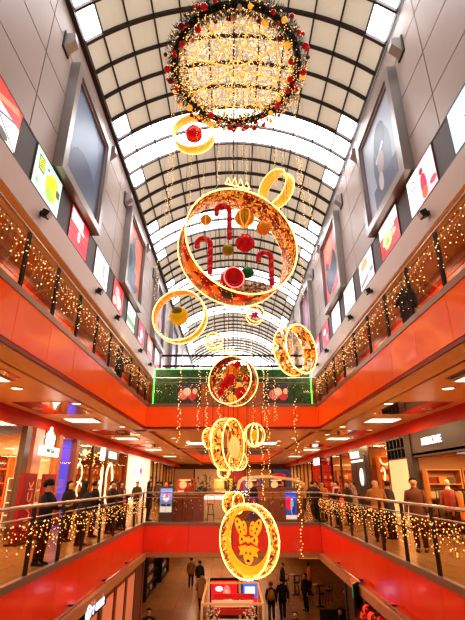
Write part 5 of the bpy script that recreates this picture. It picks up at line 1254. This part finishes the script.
    if pack:
        b=MB(); b.sphere((0,.24,1.22+D),.24,14,10,sc=(.75,.48,1.05)); 
        for s in (-1,1): b.tube([(s*.12,.15,1.42+D),(s*.13,-.0,1.5+D),(s*.13,-.16,1.35+D),(s*.15,-.1,1.1+D),(s*.14,.14,1.02+D)],.018,6)
        b.build('backpack_straps',cm(pack),t)
    return t
def held_bag(label,loc,c,rz=0,w=.4,h=.42):
    t=thing('shoulder_bag',label,'bag',loc,(0,0,rz)); m=mat('wear_%d_%d_%d'%c,c,.6)
    b=MB(); b.box((0,0,h/2),(w,.14,h),taper=.85); b.build('pouch',m,t); b=MB(); b.tube([(-w*.35,0,h),(-w*.3,0,h+.22),(0,0,h+.3),(w*.3,0,h+.22),(w*.35,0,h)],.016,6); b.build('strap',m,t)
BKC=(22,20,24)
# left gallery (rail is at +X for them)
person('person in a black puffer jacket and dark cap leaning on the left rail',(-4.28,10.9,0),80,BKC,hair=(20,16,14),pose='lean',hat=(18,16,18),hem=.74)
held_bag('orange brown shoulder bag beside the dark capped person at the left rail',(-4.34,11.3,.76),(214,110,50),.4,.5,.4)
person('person with dark brown hair in a dark coat behind the orange bag',(-5.2,15.0,0),70,(44,34,32),pose='stand',long=True)
person('woman with long dark hair in a navy coat at the left rail',(-4.4,14.0,0),150,(28,28,44),pose='stand',long=True,hem=.6)
person('person in a black coat, left of two together near the oval hoop light',(-4.7,16.1,0),120,BKC,pose='carry')
person('person in a dark brown coat close before the oval hoop light',(-4.4,17.2,0),60,(40,26,22),pose='lean',hair=(50,30,20))
person('person in a dark wine coat looking down at the left rail',(-4.4,18.4,0),95,(62,24,30),pose='lean',hair=(60,40,26),long=True)
person('child in an orange red jacket below the pale pink hoarding',(-4.5,19.6,0),60,(206,84,44),pose='stand',h=1.45,hair=(120,60,30))
person('woman with dark curly hair and dark patterned coat at the bridge corner',(-4.0,22.6,0),110,(52,34,26),pose='carry',long=True,hem=.55,face=True)
person('distant person in red on the left of the far gallery',(-4.2,29.5,0),20,(196,50,44),pose='walk')
person('distant person in a grey coat on the left of the far gallery',(-5.0,32.5,0),200,(90,84,84),pose='walk')
person('distant person in dark clothes beside the red dressed walker',(-3.3,31.0,0),180,(34,28,30),pose='stand')
# right gallery
person('man with dark hair in a brown coat standing alone before the cream panel',(5.0,12.9,0),-25,(116,66,36),trous=(60,40,28),pose='stand',face=True,hem=.6,h=1.84,hair=(26,18,14))
person('bald man in a tan jacket seen from behind',(4.55,14.9,0),165,(176,116,58),pose='lean',bald=True,h=1.82)
person('person in black to the left of the bald man',(5.3,17.2,0),-60,BKC,pose='stand')
person('person in a dark grey jacket right behind the bald man',(5.15,15.6,0),-150,(62,56,54),pose='carry',hair=(40,26,20))
person('person with a pink scarf leaning on the right rail',(4.25,19.2,0),-80,(36,30,36),pose='lean',scarf=(226,150,156),face=True,hair=(30,20,16))
held_bag('coral red bag on the rail side of the pink scarfed person',(4.3,18.84,.74),(226,90,70),.5,.34,.36)
person('person in a dark olive coat behind the pink scarfed person',(5.0,20.4,0),-70,(54,46,30),pose='stand',hair=(120,80,50))
person('person in a pale grey jacket farther right behind the scarfed one',(5.4,20.9,0),-100,(160,146,140),pose='walk',hair=(60,40,30))
person('person in a camel coat at the right end of the bridge',(4.3,22.4,0),-40,(196,126,62),pose='stand',hem=.55,long=True)
person('person in a black coat at the right end of the bridge',(3.9,21.9,0),-60,BKC,pose='stand',hem=.6)
person('distant person in dark green at the right bridge end',(4.2,24.6,0),180,(36,48,34),pose='walk')
person('distant person in brown before the red shop',(5.2,30.0,0),170,(100,60,36),pose='walk')
person('distant person in white and black in the right far gallery',(5.9,33.5,0),10,(206,190,180),pose='walk')
# bridge
person('kiosk attendant with brown hair in dark clothes under the white canopy',(1.12,23.5,0.0),0,(40,34,40),pose='stand',face=True,hair=(110,60,34))
for (x,y,rz,c,po,hl,lb) in ((-2.6,28.2,20,(170,60,46),'walk',(40,26,20),'person in a brick red jacket crossing the bridge far left'),(-1.9,29.0,200,(40,36,44),'stand',(30,20,16),'person in charcoal standing behind the left brown counter'),
  (-3.5,26.6,150,(30,28,34),'walk',(60,40,26),'person in black walking at the left end of the bridge'),(.2,28.4,170,(60,50,80),'stand',(90,60,40),'person in dusky violet in the middle of the bridge'),
  (2.9,28.6,190,(44,36,34),'walk',(36,24,18),'person in dark brown walking behind the kiosk canopy'),(4.5,29.6,20,(150,110,70),'walk',(40,28,20),'person in beige coming towards the right end of the bridge'),
  (-5.6,27.5,10,(84,60,44),'walk',(30,20,16),'person in a brown coat walking past the amber shop at left'),(-6.0,37.5,190,(40,40,52),'walk',(24,18,16),'small distant person in slate blue by the pale hoarding'),
  (5.7,38.5,15,(190,150,100),'walk',(70,46,30),'small distant person in sand colour at the right far gallery'),(6.0,27.8,-80,(120,40,40),'stand',(40,26,20),'person in a dark red coat before the tan lit shop at right')):
    person(lb,(x,y,0),rz,c,pose=po,hair=hl)
# top level
person('person with dark hair leaning behind the left top railing',(-4.28,16.0,ZU),90,(40,34,34),pose='lean',hair=(24,18,16),long=True)
person('person with brown hair behind the right top railing',(4.4,10.1,ZU),-60,(50,34,30),pose='carry',face=True,hair=(90,56,34))
# ground floor
person('person in black with raised hands at the lower left, facing the camera',(-3.35,20.6,ZG),15,(18,16,20),pose='photo',face=True,hair=(26,20,18))
person('person in a tan jacket walking away on the ground floor, left of the totems',(-2.75,33.2,ZG),185,(150,104,56),pose='walk')
person('person in black in the ground floor aisle, left of the totems',(-2.1,32.0,ZG),170,BKC,pose='stand')
person('person in a cream coat near the glass kiosk corner',(-1.75,28.2,ZG),190,(220,180,130),pose='walk',hem=.5,hair=(40,26,20))
person('person in black with a yellow banded backpack at centre right of the ground floor',(1.95,25.6,ZG),175,(34,30,32),trous=(70,60,58),pose='walk',pack=(176,130,40),hair=(150,50,40))
person('tall person in black walking beside the backpack wearer',(2.55,26.0,ZG),180,BKC,pose='walk',h=1.86)
person('person in a black coat with reddish hair at the bottom right, facing the camera',(2.45,20.2,ZG),-10,(24,22,26),pose='carry',face=True,hair=(120,50,36))
person('dark dressed person standing behind the totems on the ground floor',(1.2,29.0,ZG),160,(40,28,40),pose='stand')
person('person seated in black at the booth bench of the cafe',(4.7,22.5,ZG),10,BKC,pose='sit')
person('person seated in dark red at the booth bench of the cafe',(5.6,22.5,ZG),-20,(120,30,32),pose='sit',hair=(60,40,30))
person('dark figure standing by the nearer cafe table',(4.0,27.7,ZG),-60,(30,26,30),pose='stand')
person('figure in an orange top by the farther cafe table',(4.8,31.2,ZG),90,(226,120,50),pose='carry')
person('dark figure standing left of the farther cafe table',(3.1,31.0,ZG),-80,(36,30,34),pose='stand')
person('person in a tan coat below the green and white sign',(3.3,18.6,ZG),100,(120,84,50),pose='stand',hair=(40,28,20))
person('dark haired person in black at the lower right shop front',(3.2,16.9,ZG),110,BKC,pose='stand',long=True)
# ================================================================= LIGHT AND CAMERA
for y in (7,12,17,22.5,28,34,40,47,54):
    for s in (-1,1): light('gallery_lamp','AREA',(s*5.4,y,3.78),115,(1,.66,.36),1.2)
for y in (5,9,13,17,21,27): 
    for s in (-1,1): light('upper_gallery_lamp','AREA',(s*6.1,y,8.25),42,(1,.82,.64),1.0)
for s in (-1,1):
    o=light('screen_fill_light','AREA',(s*5.2,19.6,8.3),140,(1,.8,.6),.8); d=Vector((-s*4.2,2.7,-2.4)); o.rotation_euler=d.to_track_quat('-Z','Y').to_euler()  # added fill pair aimed at the hedge screen, no fitting there
light('clothes_shop_lamp','AREA',(8.4,15.6,2.66),130,(1,.72,.4),1.4)
light('shoe_shop_lamp','AREA',(-8.6,16.2,3.38),150,(1,.8,.56),1.4)
light('far_lamp','AREA',(0,58.5,3.7),200,(1,.66,.36),2.5)
for y in (20.9,25.5,30): light('bridge_lamp','AREA',(0,y,3.74),150,(1,.66,.36),1.5)
for y in (23.5,30,38,48):
    for s in (-1,1): light('ground_lamp','AREA',(s*2.6,y,-1.35),56 if s<0 else 30,(1,.66,.36),1.5)
w=bpy.data.worlds.new('World'); SC.world=w; w.use_nodes=True
bg=w.node_tree.nodes['Background']; bg.inputs[0].default_value=(.80,.78,.80,1); bg.inputs[1].default_value=.45
cam=bpy.data.cameras.new('Camera'); cam.sensor_fit='VERTICAL'; cam.sensor_height=24; cam.lens=24*F/620; cam.clip_end=300
co=bpy.data.objects.new('Camera',cam); COL.objects.link(co); co.location=(0,0,EYE); co.rotation_euler=(PI/2+PITCH,0,0)
SC.camera=co
SC.view_settings.view_transform='Standard'; SC.view_settings.look='Medium High Contrast'; SC.view_settings.exposure=0
try:
    SC.cycles.sample_clamp_indirect=3; SC.cycles.sample_clamp_direct=0; SC.cycles.use_denoising=True; SC.cycles.caustics_reflective=False; SC.cycles.caustics_refractive=False
    SC.cycles.transparent_max_bounces=12; SC.cycles.max_bounces=6
except Exception: pass
